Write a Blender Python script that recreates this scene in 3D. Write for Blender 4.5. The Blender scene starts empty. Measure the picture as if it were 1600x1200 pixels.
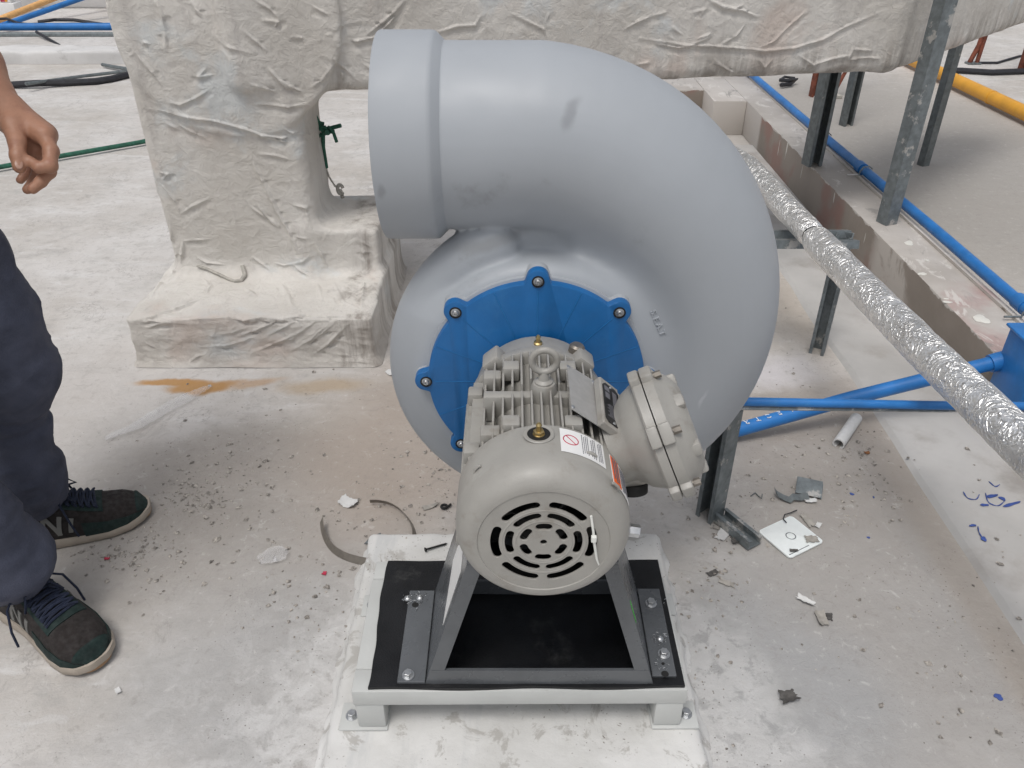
import bpy, math, random
import numpy as np
from mathutils import Vector, Matrix
from mathutils.bvhtree import BVHTree
R = math.radians
random.seed(7); rng = np.random.default_rng(7)
S = bpy.context.scene
C = bpy.data.collections.new('scene'); S.collection.children.link(C)

# ------------------------------------------------------------------ camera, sky, sun, exposure
CAMZ = 1.16; PITCH = R(33.0); FPX = 1256.0
cd = bpy.data.cameras.new('camera'); cam = bpy.data.objects.new('camera', cd); C.objects.link(cam)
cam.location = (0, 0, CAMZ); cam.rotation_euler = (math.pi/2 - PITCH, 0, 0)
cd.sensor_fit = 'HORIZONTAL'; cd.angle = 2*math.atan(800/FPX); cd.clip_start = .02; cd.clip_end = 500
S.camera = cam
W = bpy.data.worlds.new('World'); S.world = W; W.use_nodes = True
nt = W.node_tree; nt.nodes.clear()
sky = nt.nodes.new('ShaderNodeTexSky'); sky.sky_type = 'NISHITA'; sky.sun_disc = False
sky.sun_elevation = R(72); sky.sun_rotation = R(200); sky.air_density = 1.0; sky.dust_density = 4.0; sky.ozone_density = 1.0
hs = nt.nodes.new('ShaderNodeHueSaturation'); hs.inputs['Saturation'].default_value = .30
bg = nt.nodes.new('ShaderNodeBackground'); bg.inputs[1].default_value = .122
wo = nt.nodes.new('ShaderNodeOutputWorld')
nt.links.new(sky.outputs[0], hs.inputs['Color']); nt.links.new(hs.outputs[0], bg.inputs[0]); nt.links.new(bg.outputs[0], wo.inputs[0])
sd = bpy.data.lights.new('sun', 'SUN'); sd.energy = 1.1; sd.angle = R(18); sd.color = (1, .97, .93)
sun = bpy.data.objects.new('sun', sd); C.objects.link(sun); sun.rotation_euler = (R(24), 0, R(-30))
sun.location = (0, 0, 6)
S.view_settings.view_transform = 'Standard'; S.view_settings.look = 'None'
S.view_settings.exposure = .08; S.view_settings.gamma = 1

# ------------------------------------------------------------------ helpers
cp, sp = math.cos(PITCH), math.sin(PITCH)
def P(px, py, d):
    """world point seen at a photo pixel at camera depth d (layout measurements)"""
    a = (px-800)/FPX; v = (600-py)/FPX
    return Vector((a*d, d*(cp+sp*v), CAMZ - d*(sp-cp*v)))
def G(px, py, z=0.0):
    v = (600-py)/FPX
    return P(px, py, (CAMZ-z)/(sp-cp*v))
def Yp(px, py, y):
    v = (600-py)/FPX
    return P(px, py, y/(cp+sp*v))

def tag(o, label, cat, group=None, kind=None):
    if label: o['label'] = label
    if cat: o['category'] = cat
    if group: o['group'] = group
    if kind: o['kind'] = kind
    return o
ORG = {}
def thing(name, loc, label, cat, group=None):
    o = bpy.data.objects.new(name, None); C.objects.link(o); o.location = loc; o.empty_display_size = .05
    ORG[o.name] = Vector(loc); tag(o, label, cat, group); return o
def link_mesh(name, me, mat, parent=None, smooth=True, auto=None):
    if mat is not None:
        me.materials.clear(); me.materials.append(mat)
    me.polygons.foreach_set('use_smooth', [smooth]*len(me.polygons))
    o = bpy.data.objects.new(name, me); C.objects.link(o)
    if parent is not None:
        org = ORG[parent.name]
        me.transform(Matrix.Translation(-org)); o.parent = parent; ORG[o.name] = org
    else:
        ORG[o.name] = Vector((0, 0, 0))
    if smooth and auto is not None:
        me.set_sharp_from_angle(angle=R(auto))
    me.update(); return o

class MB:
    def __init__(s): s.v = []; s.f = []
    def add(s, V, F):
        n = len(s.v); s.v += [tuple(p) for p in V]; s.f += [tuple(i+n for i in f) for f in F]; return s
    def box(s, x0, x1, y0, y1, z0, z1, M=None, bev=0.0, seg=2):
        import bmesh
        bm = bmesh.new(); bmesh.ops.create_cube(bm, size=1)
        for v in bm.verts:
            v.co = Vector((x0+(x1-x0)*(v.co.x+.5), y0+(y1-y0)*(v.co.y+.5), z0+(z1-z0)*(v.co.z+.5)))
        if bev: bmesh.ops.bevel(bm, geom=list(bm.edges), offset=bev, segments=seg, affect='EDGES', profile=.5)
        if M is not None: bm.transform(M)
        bm.verts.index_update()
        s.add([v.co[:] for v in bm.verts], [[v.index for v in f.verts] for f in bm.faces]); bm.free(); return s
    def tube(s, pts, r, n=12, cap=True, closed=False):
        pts = [Vector(p) for p in pts]; rr = r if hasattr(r, '__len__') else [r]*len(pts)
        V = []; F = []; up = None; m = len(pts)
        for i, p in enumerate(pts):
            if closed: t = (pts[(i+1) % m]-pts[i-1])
            else: t = pts[min(i+1, m-1)]-pts[max(i-1, 0)]
            t = t.normalized() if t.length > 1e-9 else Vector((0,0,1))
            if up is None:
                up = Vector((0,0,1)) if abs(t.z) < .9 else Vector((1,0,0))
            a = t.cross(up)
            a = a.normalized(); b = a.cross(t).normalized(); up = b
            for k in range(n):
                q = 2*math.pi*k/n; V.append(p + a*math.cos(q)*rr[i] + b*math.sin(q)*rr[i])
        for i in range(m if closed else m-1):
            j = (i+1) % m
            for k in range(n):
                F.append((i*n+k, i*n+(k+1) % n, j*n+(k+1) % n, j*n+k))
        if cap and not closed:
            F.append(tuple(range(n-1, -1, -1))); F.append(tuple((m-1)*n+k for k in range(n)))
        return s.add(V, F)
    def lathe(s, prof, o, axis, n=48, cap=(True, True)):
        """prof: list of (r, h); o origin, axis direction"""
        o = Vector(o); ax = Vector(axis).normalized()
        u = ax.orthogonal().normalized(); w = ax.cross(u)
        V = []; F = []
        for r, h in prof:
            for k in range(n):
                q = 2*math.pi*k/n; V.append(o + ax*h + (u*math.cos(q)+w*math.sin(q))*r)
        for i in range(len(prof)-1):
            for k in range(n):
                F.append((i*n+k, i*n+(k+1) % n, (i+1)*n+(k+1) % n, (i+1)*n+k))
        if cap[0]: F.append(tuple(range(n-1, -1, -1)))
        if cap[1]: F.append(tuple((len(prof)-1)*n+k for k in range(n)))
        return s.add(V, F)
    def prism(s, outline, M, h0, h1, bev=0.0):
        """outline in local xy, extruded local z h0..h1 then M"""
        n = len(outline); V = []; F = []
        c = Vector((sum(p[0] for p in outline)/n, sum(p[1] for p in outline)/n))
        lv = [(0, h0)] + ([(0, h1-bev), (bev*.3, h1-bev*.3), (bev, h1)] if bev else [(0, h1)])
        for off, h in lv:
            for p in outline:
                d = Vector((p[0], p[1]))-c; L = d.length or 1; d = d*((L-off)/L)
                V.append(M @ Vector((c.x+d.x, c.y+d.y, h)))
        for i in range(len(lv)-1):
            for k in range(n):
                F.append((i*n+k, i*n+(k+1) % n, (i+1)*n+(k+1) % n, (i+1)*n+k))
        F.append(tuple(range(n-1, -1, -1))); F.append(tuple((len(lv)-1)*n+k for k in range(n)))
        return s.add(V, F)
    def mesh(s, name='m'):
        import bmesh
        me = bpy.data.meshes.new(name); me.from_pydata(s.v, [], s.f); me.validate()
        bm = bmesh.new(); bm.from_mesh(me); bmesh.ops.recalc_face_normals(bm, faces=bm.faces[:]); bm.to_mesh(me); bm.free()
        return me
    def build(s, name, mat, parent=None, smooth=True, auto=35):
        return link_mesh(name, s.mesh(name), mat, parent, smooth, auto)

def frame(o, z, x=None):
    """matrix with local z along z, local x near x"""
    z = Vector(z).normalized(); x = Vector(x) if x is not None else z.orthogonal()
    x = (x - z*x.dot(z)).normalized(); y = z.cross(x)
    return Matrix(((x.x, y.x, z.x, o[0]), (x.y, y.y, z.y, o[1]), (x.z, y.z, z.z, o[2]), (0, 0, 0, 1)))

# ---- numpy noise
_perm = rng.permutation(256); _perm = np.concatenate([_perm, _perm, _perm])
_grad = rng.normal(size=(256, 3)); _grad /= np.linalg.norm(_grad, axis=1)[:, None]
def perlin(p):
    p = np.asarray(p, float); i = np.floor(p).astype(int); f = p-i; i &= 255
    u = f*f*f*(f*(f*6-15)+10)
    def g(dx, dy, dz):
        h = _perm[_perm[_perm[(i[:, 0]+dx) & 255]+((i[:, 1]+dy) & 255)]+((i[:, 2]+dz) & 255)] & 255
        return ((f-np.array([dx, dy, dz]))*_grad[h]).sum(1)
    lx = lambda a, b: a+u[:, 0]*(b-a)
    x00 = lx(g(0,0,0), g(1,0,0)); x10 = lx(g(0,1,0), g(1,1,0)); x01 = lx(g(0,0,1), g(1,0,1)); x11 = lx(g(0,1,1), g(1,1,1))
    y0 = x00+u[:, 1]*(x10-x00); y1 = x01+u[:, 1]*(x11-x01)
    return y0+u[:, 2]*(y1-y0)
def fbm(p, o=4):
    s = 0; a = 1.0; p = np.asarray(p, float)
    for k in range(o): s = s + a*perlin(p*(2**k)+17.3*k); a *= .5
    return s
def ridged(p, o=3):
    s = 0; a = 1.0; p = np.asarray(p, float)
    for k in range(o): s = s + a*(1-np.minimum(1, np.abs(perlin(p*(2**k)+31.7*k))*3.2)); a *= .5
    return s

# ---- signed distance meshing
def smin(a, b, k):
    h = np.clip(.5+.5*(b-a)/k, 0, 1); return b+(a-b)*h-k*h*(1-h)
def sd_box(p, lo, hi, r):
    lo = np.array(lo); hi = np.array(hi); c = (lo+hi)/2; b = (hi-lo)/2-r
    q = np.abs(p-c)-b
    return np.linalg.norm(np.maximum(q, 0), axis=-1)+np.minimum(q.max(-1), 0)-r
def sd_cone(p, a, b, ra, rb):
    a = np.array(a, float); b = np.array(b, float); ab = b-a
    h = np.clip(((p-a)@ab)/(ab@ab), 0, 1)
    return np.linalg.norm(p-a-h[..., None]*ab, axis=-1)-(ra+(rb-ra)*h)
def sd_ell(p, c, r):
    r = np.array(r, float); q = (p-np.array(c))/r; k = np.linalg.norm(q, axis=-1)
    return (k-1)*min(r)*.5+(k-1)*.5*float(np.mean(r))
def surface(f, lo, hi, h, newton=2):
    lo = np.array(lo, float); n = np.ceil((np.array(hi)-lo)/h).astype(int)+1
    D = np.empty(n, np.float32)
    yy, zz = np.meshgrid(lo[1]+h*np.arange(n[1]), lo[2]+h*np.arange(n[2]), indexing='ij')
    step = max(1, int(400000//(n[1]*n[2])))
    for i in range(0, n[0], step):
        xs = lo[0]+h*np.arange(i, min(n[0], i+step))
        p = np.empty((len(xs), n[1], n[2], 3)); p[..., 0] = xs[:, None, None]; p[..., 1] = yy; p[..., 2] = zz
        D[i:i+len(xs)] = f(p.reshape(-1, 3)).reshape(len(xs), n[1], n[2])
    ins = D < 0
    cs = ins[:-1, :-1, :-1].astype(np.int8)
    tot = np.zeros(cs.shape, np.int8)
    for dx in (0, 1):
        for dy in (0, 1):
            for dz in (0, 1):
                tot += ins[dx:n[0]-1+dx, dy:n[1]-1+dy, dz:n[2]-1+dz]
    act = (tot > 0) & (tot < 8); idx = np.argwhere(act)
    lut = -np.ones(act.shape, np.int64); lut[act] = np.arange(len(idx))
    acc = np.zeros((len(idx), 3)); cnt = np.zeros(len(idx))
    cor = [(a, b, c) for a in (0, 1) for b in (0, 1) for c in (0, 1)]
    for a in cor:
        for ax in range(3):
            if a[ax]: continue
            b = list(a); b[ax] = 1
            ia = idx+np.array(a); ib = idx+np.array(b)
            da = D[ia[:, 0], ia[:, 1], ia[:, 2]]; db = D[ib[:, 0], ib[:, 1], ib[:, 2]]
            m = (da < 0) != (db < 0); t = np.where(m, da/np.where(m, da-db, 1), 0)
            pt = ia.astype(float); pt[:, ax] += t; acc[m] += pt[m]; cnt[m] += 1
    V = lo+h*acc/cnt[:, None]
    e = h*.2
    for _ in range(newton):
        d = f(V); g = np.stack([f(V+np.eye(3)[k]*e)-f(V-np.eye(3)[k]*e) for k in range(3)], 1)/(2*e)
        gn = np.maximum((g*g).sum(1), .1); V = V-np.clip(d/gn, -h, h)[:, None]*g
    Q = []
    for ax in range(3):
        u, w = (ax+1) % 3, (ax+2) % 3
        sl = [slice(None)]*3; sh = [slice(None)]*3; sl[ax] = slice(0, -1); sh[ax] = slice(1, None)
        A = ins[tuple(sl)]; B = ins[tuple(sh)]; ch = np.argwhere(A != B)
        ok = (ch[:, u] > 0) & (ch[:, w] > 0) & (ch[:, u] < n[u]-1) & (ch[:, w] < n[w]-1); ch = ch[ok]
        def L(du, dw):
            c = ch.copy(); c[:, u] -= du; c[:, w] -= dw; return lut[c[:, 0], c[:, 1], c[:, 2]]
        q = np.stack([L(1, 1), L(0, 1), L(0, 0), L(1, 0)], 1)
        flip = ~A[ch[:, 0], ch[:, 1], ch[:, 2]]; q[flip] = q[flip][:, ::-1]; Q.append(q)
    Q = np.concatenate(Q); return V, Q[(Q >= 0).all(1)]
def np_mesh(name, V, F):
    me = bpy.data.meshes.new(name); me.vertices.add(len(V)); me.vertices.foreach_set('co', np.asarray(V, np.float32).ravel())
    k = F.shape[1]; me.loops.add(F.size); me.loops.foreach_set('vertex_index', F.astype(np.int32).ravel())
    me.polygons.add(len(F)); me.polygons.foreach_set('loop_start', np.arange(0, F.size, k, dtype=np.int32))
    me.update(calc_edges=True); me.validate(); return me
def get_co(me):
    a = np.empty(len(me.vertices)*3, np.float32); me.vertices.foreach_get('co', a); return a.reshape(-1, 3).astype(float)
def get_no(me):
    a = np.empty(len(me.vertices)*3, np.float32); me.vertices.foreach_get('normal', a); return a.reshape(-1, 3).astype(float)

# ------------------------------------------------------------------ materials
def newmat(name):
    m = bpy.data.materials.new(name); m.use_nodes = True; t = m.node_tree
    return m, t, t.nodes['Principled BSDF']
class NT:
    def __init__(s, t): s.t = t; s.co = t.nodes.new('ShaderNodeTexCoord').outputs['Object']
    def n(s, k, **kw):
        x = s.t.nodes.new(k)
        for a, b in kw.items(): setattr(x, a, b)
        return x
    def setin(s, sock, v):
        if hasattr(v, 'is_output'): s.t.links.new(v, sock)
        else: sock.default_value = v
    def noise(s, scale, detail=5, rough=.55, dist=0, vec=None):
        x = s.n('ShaderNodeTexNoise'); x.inputs['Scale'].default_value = scale; x.inputs['Detail'].default_value = detail
        x.inputs['Roughness'].default_value = rough; x.inputs['Distortion'].default_value = dist
        s.t.links.new(vec if vec is not None else s.co, x.inputs['Vector']); return x.outputs['Fac']
    def ncol(s, scale, detail=3, vec=None):
        x = s.n('ShaderNodeTexNoise'); x.inputs['Scale'].default_value = scale; x.inputs['Detail'].default_value = detail
        s.t.links.new(vec if vec is not None else s.co, x.inputs['Vector']); return x.outputs['Color']
    def voro(s, scale, feat='F1', vec=None, rnd=1):
        x = s.n('ShaderNodeTexVoronoi', feature=feat); x.inputs['Scale'].default_value = scale; x.inputs['Randomness'].default_value = rnd
        s.t.links.new(vec if vec is not None else s.co, x.inputs['Vector']); return x.outputs['Distance']
    def math(s, op, a, b=0.0, c=None, clamp=False):
        x = s.n('ShaderNodeMath', operation=op, use_clamp=clamp); s.setin(x.inputs[0], a); s.setin(x.inputs[1], b)
        if c is not None: s.setin(x.inputs[2], c)
        return x.outputs[0]
    def ramp(s, v, a, b, lo=0., hi=1.):
        x = s.n('ShaderNodeMapRange', interpolation_type='SMOOTHSTEP'); s.setin(x.inputs[0], v)
        x.inputs[1].default_value = a; x.inputs[2].default_value = b; x.inputs[3].default_value = lo; x.inputs[4].default_value = hi
        return x.outputs[0]
    def mix(s, f, a, b):
        x = s.n('ShaderNodeMix', data_type='RGBA'); s.setin(x.inputs['Factor'], f)
        s.setin(x.inputs[6], a if hasattr(a, 'is_output') else (*a, 1)); s.setin(x.inputs[7], b if hasattr(b, 'is_output') else (*b, 1))
        return x.outputs[2]
    def mapping(s, scale=(1,1,1), loc=(0,0,0), rot=(0,0,0), vec=None):
        x = s.n('ShaderNodeMapping'); x.inputs['Scale'].default_value = scale; x.inputs['Location'].default_value = loc; x.inputs['Rotation'].default_value = rot
        s.t.links.new(vec if vec is not None else s.co, x.inputs['Vector']); return x.outputs[0]
    def warp(s, scale, amt, vec=None):
        c = s.ncol(scale, 4, vec); v = s.n('ShaderNodeVectorMath', operation='MULTIPLY_ADD')
        s.t.links.new(c, v.inputs[0]); v.inputs[1].default_value = (amt,)*3; s.t.links.new(vec if vec is not None else s.co, v.inputs[2]); return v.outputs[0]
    def sep(s, vec=None):
        x = s.n('ShaderNodeSeparateXYZ'); s.t.links.new(vec if vec is not None else s.co, x.inputs[0]); return x.outputs
    def spot(s, c, r, vec, soft=.35, rot=0):
        """mask of an ellipse around ground point c, edges broken by the warped coordinates"""
        m = s.n('ShaderNodeMapping', vector_type='TEXTURE'); m.inputs['Location'].default_value = (c[0], c[1], 0)
        m.inputs['Rotation'].default_value = (0, 0, rot); m.inputs['Scale'].default_value = (r[0], r[1], 50)
        s.t.links.new(vec, m.inputs[0]); v = s.n('ShaderNodeVectorMath', operation='LENGTH'); s.t.links.new(m.outputs[0], v.inputs[0])
        return s.ramp(v.outputs['Value'], 1-soft, 1+soft, 1, 0)
    def bump(s, h, strength, dist, bs, prev=None):
        x = s.n('ShaderNodeBump'); x.inputs['Strength'].default_value = strength; x.inputs['Distance'].default_value = dist
        s.t.links.new(h, x.inputs['Height'])
        if prev is not None: s.t.links.new(prev, x.inputs['Normal'])
        if bs is not None: s.t.links.new(x.outputs[0], bs.inputs['Normal'])
        return x.outputs[0]

def simple(name, c, rough=.5, metal=0., var=.12, scale=30, bump=0., bscale=200, coat=0., dirt=None, dscale=12, dth=(.55,.75), spec=.5):
    m, t, bs = newmat(name); N = NT(t)
    c2 = tuple(min(1, x*(1+var)) for x in c); c1 = tuple(x*(1-var) for x in c)
    col = N.mix(N.ramp(N.noise(scale, 6, .6), .3, .7), c1, c2)
    if dirt is not None:
        col = N.mix(N.ramp(N.noise(dscale, 8, .65), dth[0], dth[1]), col, dirt)
    t.links.new(col, bs.inputs['Base Color'])
    bs.inputs['Metallic'].default_value = metal; bs.inputs['Specular IOR Level'].default_value = spec
    t.links.new(N.ramp(N.noise(scale*1.7, 5), .3, .7, rough*.8, min(1, rough*1.2)), bs.inputs['Roughness'])
    bs.inputs['Coat Weight'].default_value = coat
    if bump: N.bump(N.noise(bscale, 4), bump, .002, bs)
    return m

M_casing = simple('grey_plastic_casing', (.362, .385, .412), .52, 0, .03, 6, .05, 60, dirt=(.26, .27, .285), dscale=8, dth=(.62, .78))
_t = M_casing.node_tree; _N = NT(_t); _b = _t.nodes['Principled BSDF']; _c = _b.inputs['Base Color'].links[0].from_socket
_w = _N.warp(25, .02)
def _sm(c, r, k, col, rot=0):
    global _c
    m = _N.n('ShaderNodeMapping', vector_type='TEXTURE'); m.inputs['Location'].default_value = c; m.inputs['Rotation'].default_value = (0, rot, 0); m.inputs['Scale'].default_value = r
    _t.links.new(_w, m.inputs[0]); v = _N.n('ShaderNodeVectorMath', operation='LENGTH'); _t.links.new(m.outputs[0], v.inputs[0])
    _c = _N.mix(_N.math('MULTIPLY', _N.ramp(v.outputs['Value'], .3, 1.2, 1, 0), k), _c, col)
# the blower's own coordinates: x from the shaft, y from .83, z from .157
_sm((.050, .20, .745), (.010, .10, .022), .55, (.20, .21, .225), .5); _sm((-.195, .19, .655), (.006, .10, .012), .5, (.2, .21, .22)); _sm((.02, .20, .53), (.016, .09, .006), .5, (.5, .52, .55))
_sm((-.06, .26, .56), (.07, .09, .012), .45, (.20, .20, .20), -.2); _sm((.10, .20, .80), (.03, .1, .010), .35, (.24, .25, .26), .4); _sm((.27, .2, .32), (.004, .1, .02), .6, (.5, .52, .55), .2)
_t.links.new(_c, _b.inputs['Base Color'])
M_blue = simple('blue_plastic', (.008, .118, .335), .45, 0, .08, 20, .08, 300, dirt=(.03, .16, .37), dscale=14, dth=(.55, .8))
M_line = simple('worn_blue_ridge', (.012, .15, .39), .45)
M_motor = simple('motor_grey_paint', (.335, .325, .30), .45, 0, .05, 18, .15, 500, dirt=(.255, .235, .205), dscale=22, dth=(.52, .75))
M_dark = simple('dark_interior', (.008, .008, .008), .7, 0, .2, 30)
M_steel = simple('zinc_steel', (.50, .51, .52), .38, .9, .1, 200)
M_brass = simple('brass', (.55, .42, .2), .35, 1., .1, 200)
M_stainl = simple('nameplate_steel', (.36, .355, .345), .42, .1, .06, 90)
M_black = simple('black_plate', (.012, .012, .013), .35, 0, .2, 100)
M_white = simple('white_sticker', (.78, .78, .77), .45, 0, .02, 50)
M_red = simple('red_ink', (.45, .03, .07), .5, 0, .05, 50)
M_ink = simple('grey_ink', (.16, .16, .18), .5, 0, .1, 50)
M_orange = simple('orange_label', (.85, .13, .01), .5, 0, .04, 50)
M_frame = simple('pale_grey_frame_paint', (.52, .53, .515), .5, 0, .04, 14, .1, 250, dirt=(.42, .42, .40), dscale=20, dth=(.6, .75))
M_stand = simple('dark_grey_stand', (.105, .112, .12), .28, 0, .12, 12, .03, 200, dirt=(.12, .12, .12), dscale=25, dth=(.6, .8))
M_mat = simple('black_rubber_mat', (.009, .0095, .011), .42, 0, .25, 20, .4, 500, dirt=(.075, .075, .073), dscale=11, dth=(.58, .85), spec=.35)
M_galv = simple('galvanised_steel', (.20, .225, .235), .5, .55, .2, 40, .12, 150, dirt=(.5, .49, .47), dscale=14, dth=(.56, .62))
M_galvd = simple('dull_galvanised_steel', (.17, .19, .195), .5, .5, .2, 40, .1, 150, dirt=(.38, .38, .36), dscale=18, dth=(.62, .68))
M_cond = simple('blue_conduit_paint', (.02, .165, .47), .38, 0, .15, 12, .06, 120, dirt=(.05, .22, .50), dscale=30, dth=(.55, .8))
M_yellow = simple('yellow_pipe_paint', (.72, .35, .03), .4, 0, .1, 8)
M_cable = simple('black_cable', (.02, .02, .025), .55, 0, .3, 30)
M_green = simple('green_rope', (.02, .11, .07), .7, 0, .3, 60, .5, 300)
M_rust = simple('rusty_steel', (.20, .06, .035), .75, .1, .4, 25, .4, 150, dirt=(.35, .30, .26), dscale=20, dth=(.6, .66))
M_cord = simple('plastered_cord', (.42, .40, .36), .85, 0, .2, 60, .5, 200)
M_wrap = simple('curled_strip_metal', (.21, .19, .165), .45, .5, .15, 40)
M_tie = simple('white_nylon_tie', (.75, .76, .72), .35, 0, .03, 50)

def ground_mat():
    m, t, bs = newmat('roof_coating'); N = NT(t)
    w = N.warp(2.2, .35); w2 = N.warp(9, .12, w)
    xyz = N.sep()
    base = N.mix(N.ramp(N.noise(1.3, 7, .6), .35, .65), (.475, .445, .41), (.60, .58, .56))
    base = N.mix(N.ramp(N.noise(6, 8, .65, .4), .50, .72, 0, .55), base, (.40, .39, .365))
    st = N.mapping((1, 4, 1), rot=(0, 0, .35))
    base = N.mix(N.ramp(N.noise(3.0, 8, .6, .5, st), .52, .70, 0, .5), base, (.66, .65, .64))
    mo = N.noise(14, 9, .72, .8, N.mapping((1, 1.6, 1), rot=(0, 0, .6)))
    base = N.mix(N.ramp(mo, .50, .66, 0, .42), base, (.37, .355, .34))
    base = N.mix(N.ramp(mo, .34, .46, .35, 0), base, (.68, .675, .67))
    ln = N.noise(3.2, 6, .62, 2.2, N.mapping((1, 1, 1), (4, 8, 1))); ln = N.math('ABSOLUTE', N.math('SUBTRACT', ln, .5))
    base = N.mix(N.math('MULTIPLY', N.ramp(ln, 0, .012, 1, 0), N.ramp(N.noise(5, 4), .48, .6, 0, .55)), base, (.27, .25, .235))
    # worn and dirty areas, and a broad darker patch of floor behind the kerb
    def area(c, base, px, py, r, col, k, soft=.6, rot=0, vec=w2):
        g = G(px, py); off = .17
        f = N.spot((g.x+off*1.35, g.y+off*1.35), r, vec, soft, rot)
        return N.mix(N.math('MULTIPLY', f, k), base, col)
    base = area(0, base, 330, 790, (.30, .20), (.29, .265, .24), .8, .8)
    base = area(0, base, 400, 700, (.34, .12), (.33, .30, .27), .75)
    base = area(0, base, 540, 900, (.17, .20), (.34, .325, .31), .7, .9)
    base = area(0, base, 140, 900, (.25, .10), (.38, .355, .33), .7, .8)
    base = area(0, base, 110, 620, (.30, .25), (.50, .47, .445), .6, .8)
    base = area(0, base, 640, 680, (.22, .33), (.36, .305, .26), .8)
    base = area(0, base, 1230, 470, (.22, .30), (.46, .41, .35), .6)
    base = area(0, base, 1230, 640, (.30, .16), (.34, .30, .265), .85)
    base = area(0, base, 1330, 760, (.25, .20), (.31, .285, .26), .85)
    base = area(0, base, 1330, 1000, (.36, .34), (.34, .325, .31), .85)
    base = area(0, base, 1430, 230, (.9, 1.7), (.36, .34, .315), .9, .4)
    base = area(0, base, 380, 1080, (.23, .22), (.36, .355, .35), .7)
    base = area(0, base, 1225, 575, (.10, .07), (.66, .64, .67), .6, .8)
    base = area(0, base, 580, 460, (.14, .4), (.38, .36, .345), .6, .5)
    base = area(0, base, 1200, 1060, (.18, .22), (.34, .345, .35), .7)
    fn = N.noise(38, 9, .75, .6)
    base = N.mix(N.ramp(fn, .53, .68, 0, .40), base, (.27, .25, .23))
    base = N.mix(N.ramp(fn, .30, .44, .40, 0), base, (.66, .65, .63))
    # whitish smears close to the plinth
    sm = N.math('MULTIPLY', N.spot((.14, .80), (.52, .50), w2, .4), N.ramp(N.noise(22, 8, .7, .6), .47, .60))
    base = N.mix(N.math('MULTIPLY', sm, .4), base, (.66, .655, .65))
    rim = N.math('MULTIPLY', N.spot((.10, .80), (.44, .46), N.warp(16, .16), .12), N.ramp(N.noise(30, 7, .7, .4), .38, .5))
    base = N.mix(N.math('MULTIPLY', rim, .45), base, (.66, .655, .645))
    sm2 = N.math('MULTIPLY', N.spot((.14, .80), (.50, .60), w2, .4), N.ramp(N.noise(11, 8, .7, .8, N.mapping((1,1,1), (3,1,0))), .5, .62))
    base = N.mix(N.math('MULTIPLY', sm2, .4), base, (.36, .355, .35))
    # orange water stain in front of the duct base
    w3 = N.warp(13, .06)
    def pud(px, py, r, k, soft, base, rot=0, col=(.44, .25, .10)):
        g = G(px, py); f = N.spot((g.x+.03, g.y+.03), r, w3, soft, rot)
        return N.mix(N.math('MULTIPLY', f, k), base, col)
    base = pud(265, 598, (.085, .016), .95, .35, base); base = pud(310, 606, (.085, .030), .95, .3, base, .1)
    base = pud(385, 600, (.09, .020), .55, .5, base, .25); base = pud(500, 604, (.105, .036), .6, .5, base, .1, (.42, .31, .19))
    # beige band and crack lines along the slab strip
    wx = N.sep(N.warp(5, .03))
    bx = N.math('MULTIPLY', N.ramp(wx[0], .82, .875), N.ramp(wx[0], .93, .96, 1, 0))
    near = N.ramp(xyz[1], .2, 1.9, 1, .35)
    base = N.mix(N.math('MULTIPLY', N.math('MULTIPLY', bx, .55), near), base, (.44, .37, .30))
    # specks and grit
    sp_ = N.math('MULTIPLY', N.ramp(N.voro(95), .09, .15, 1, 0), N.ramp(N.noise(4.2, 5, .7), .50, .60))
    base = N.mix(N.math('MULTIPLY', sp_, .75), base, (.13, .115, .10))
    sp2 = N.math('MULTIPLY', N.ramp(N.voro(230), .12, .22, 1, 0), N.ramp(N.noise(6.5, 5, .7, 0, N.mapping((1,1,1), (9,2,0))), .52, .62))
    base = N.mix(N.math('MULTIPLY', sp2, .5), base, (.20, .185, .17))
    t.links.new(base, bs.inputs['Base Color'])
    bs.inputs['Roughness'].default_value = .75; bs.inputs['Specular IOR Level'].default_value = .3
    b1 = N.bump(N.noise(5, 8, .6), .35, .03, None)
    cr = N.voro(7, 'DISTANCE_TO_EDGE', N.warp(5, .5))
    b3 = N.bump(N.math('MULTIPLY', N.ramp(cr, 0, .02, 0, 1), N.ramp(N.noise(3, 2), .4, .5)), .12, .004, None, b1)
    N.bump(N.noise(70, 7, .7), .35, .004, bs, b3)
    return m
M_ground = ground_mat()

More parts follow.
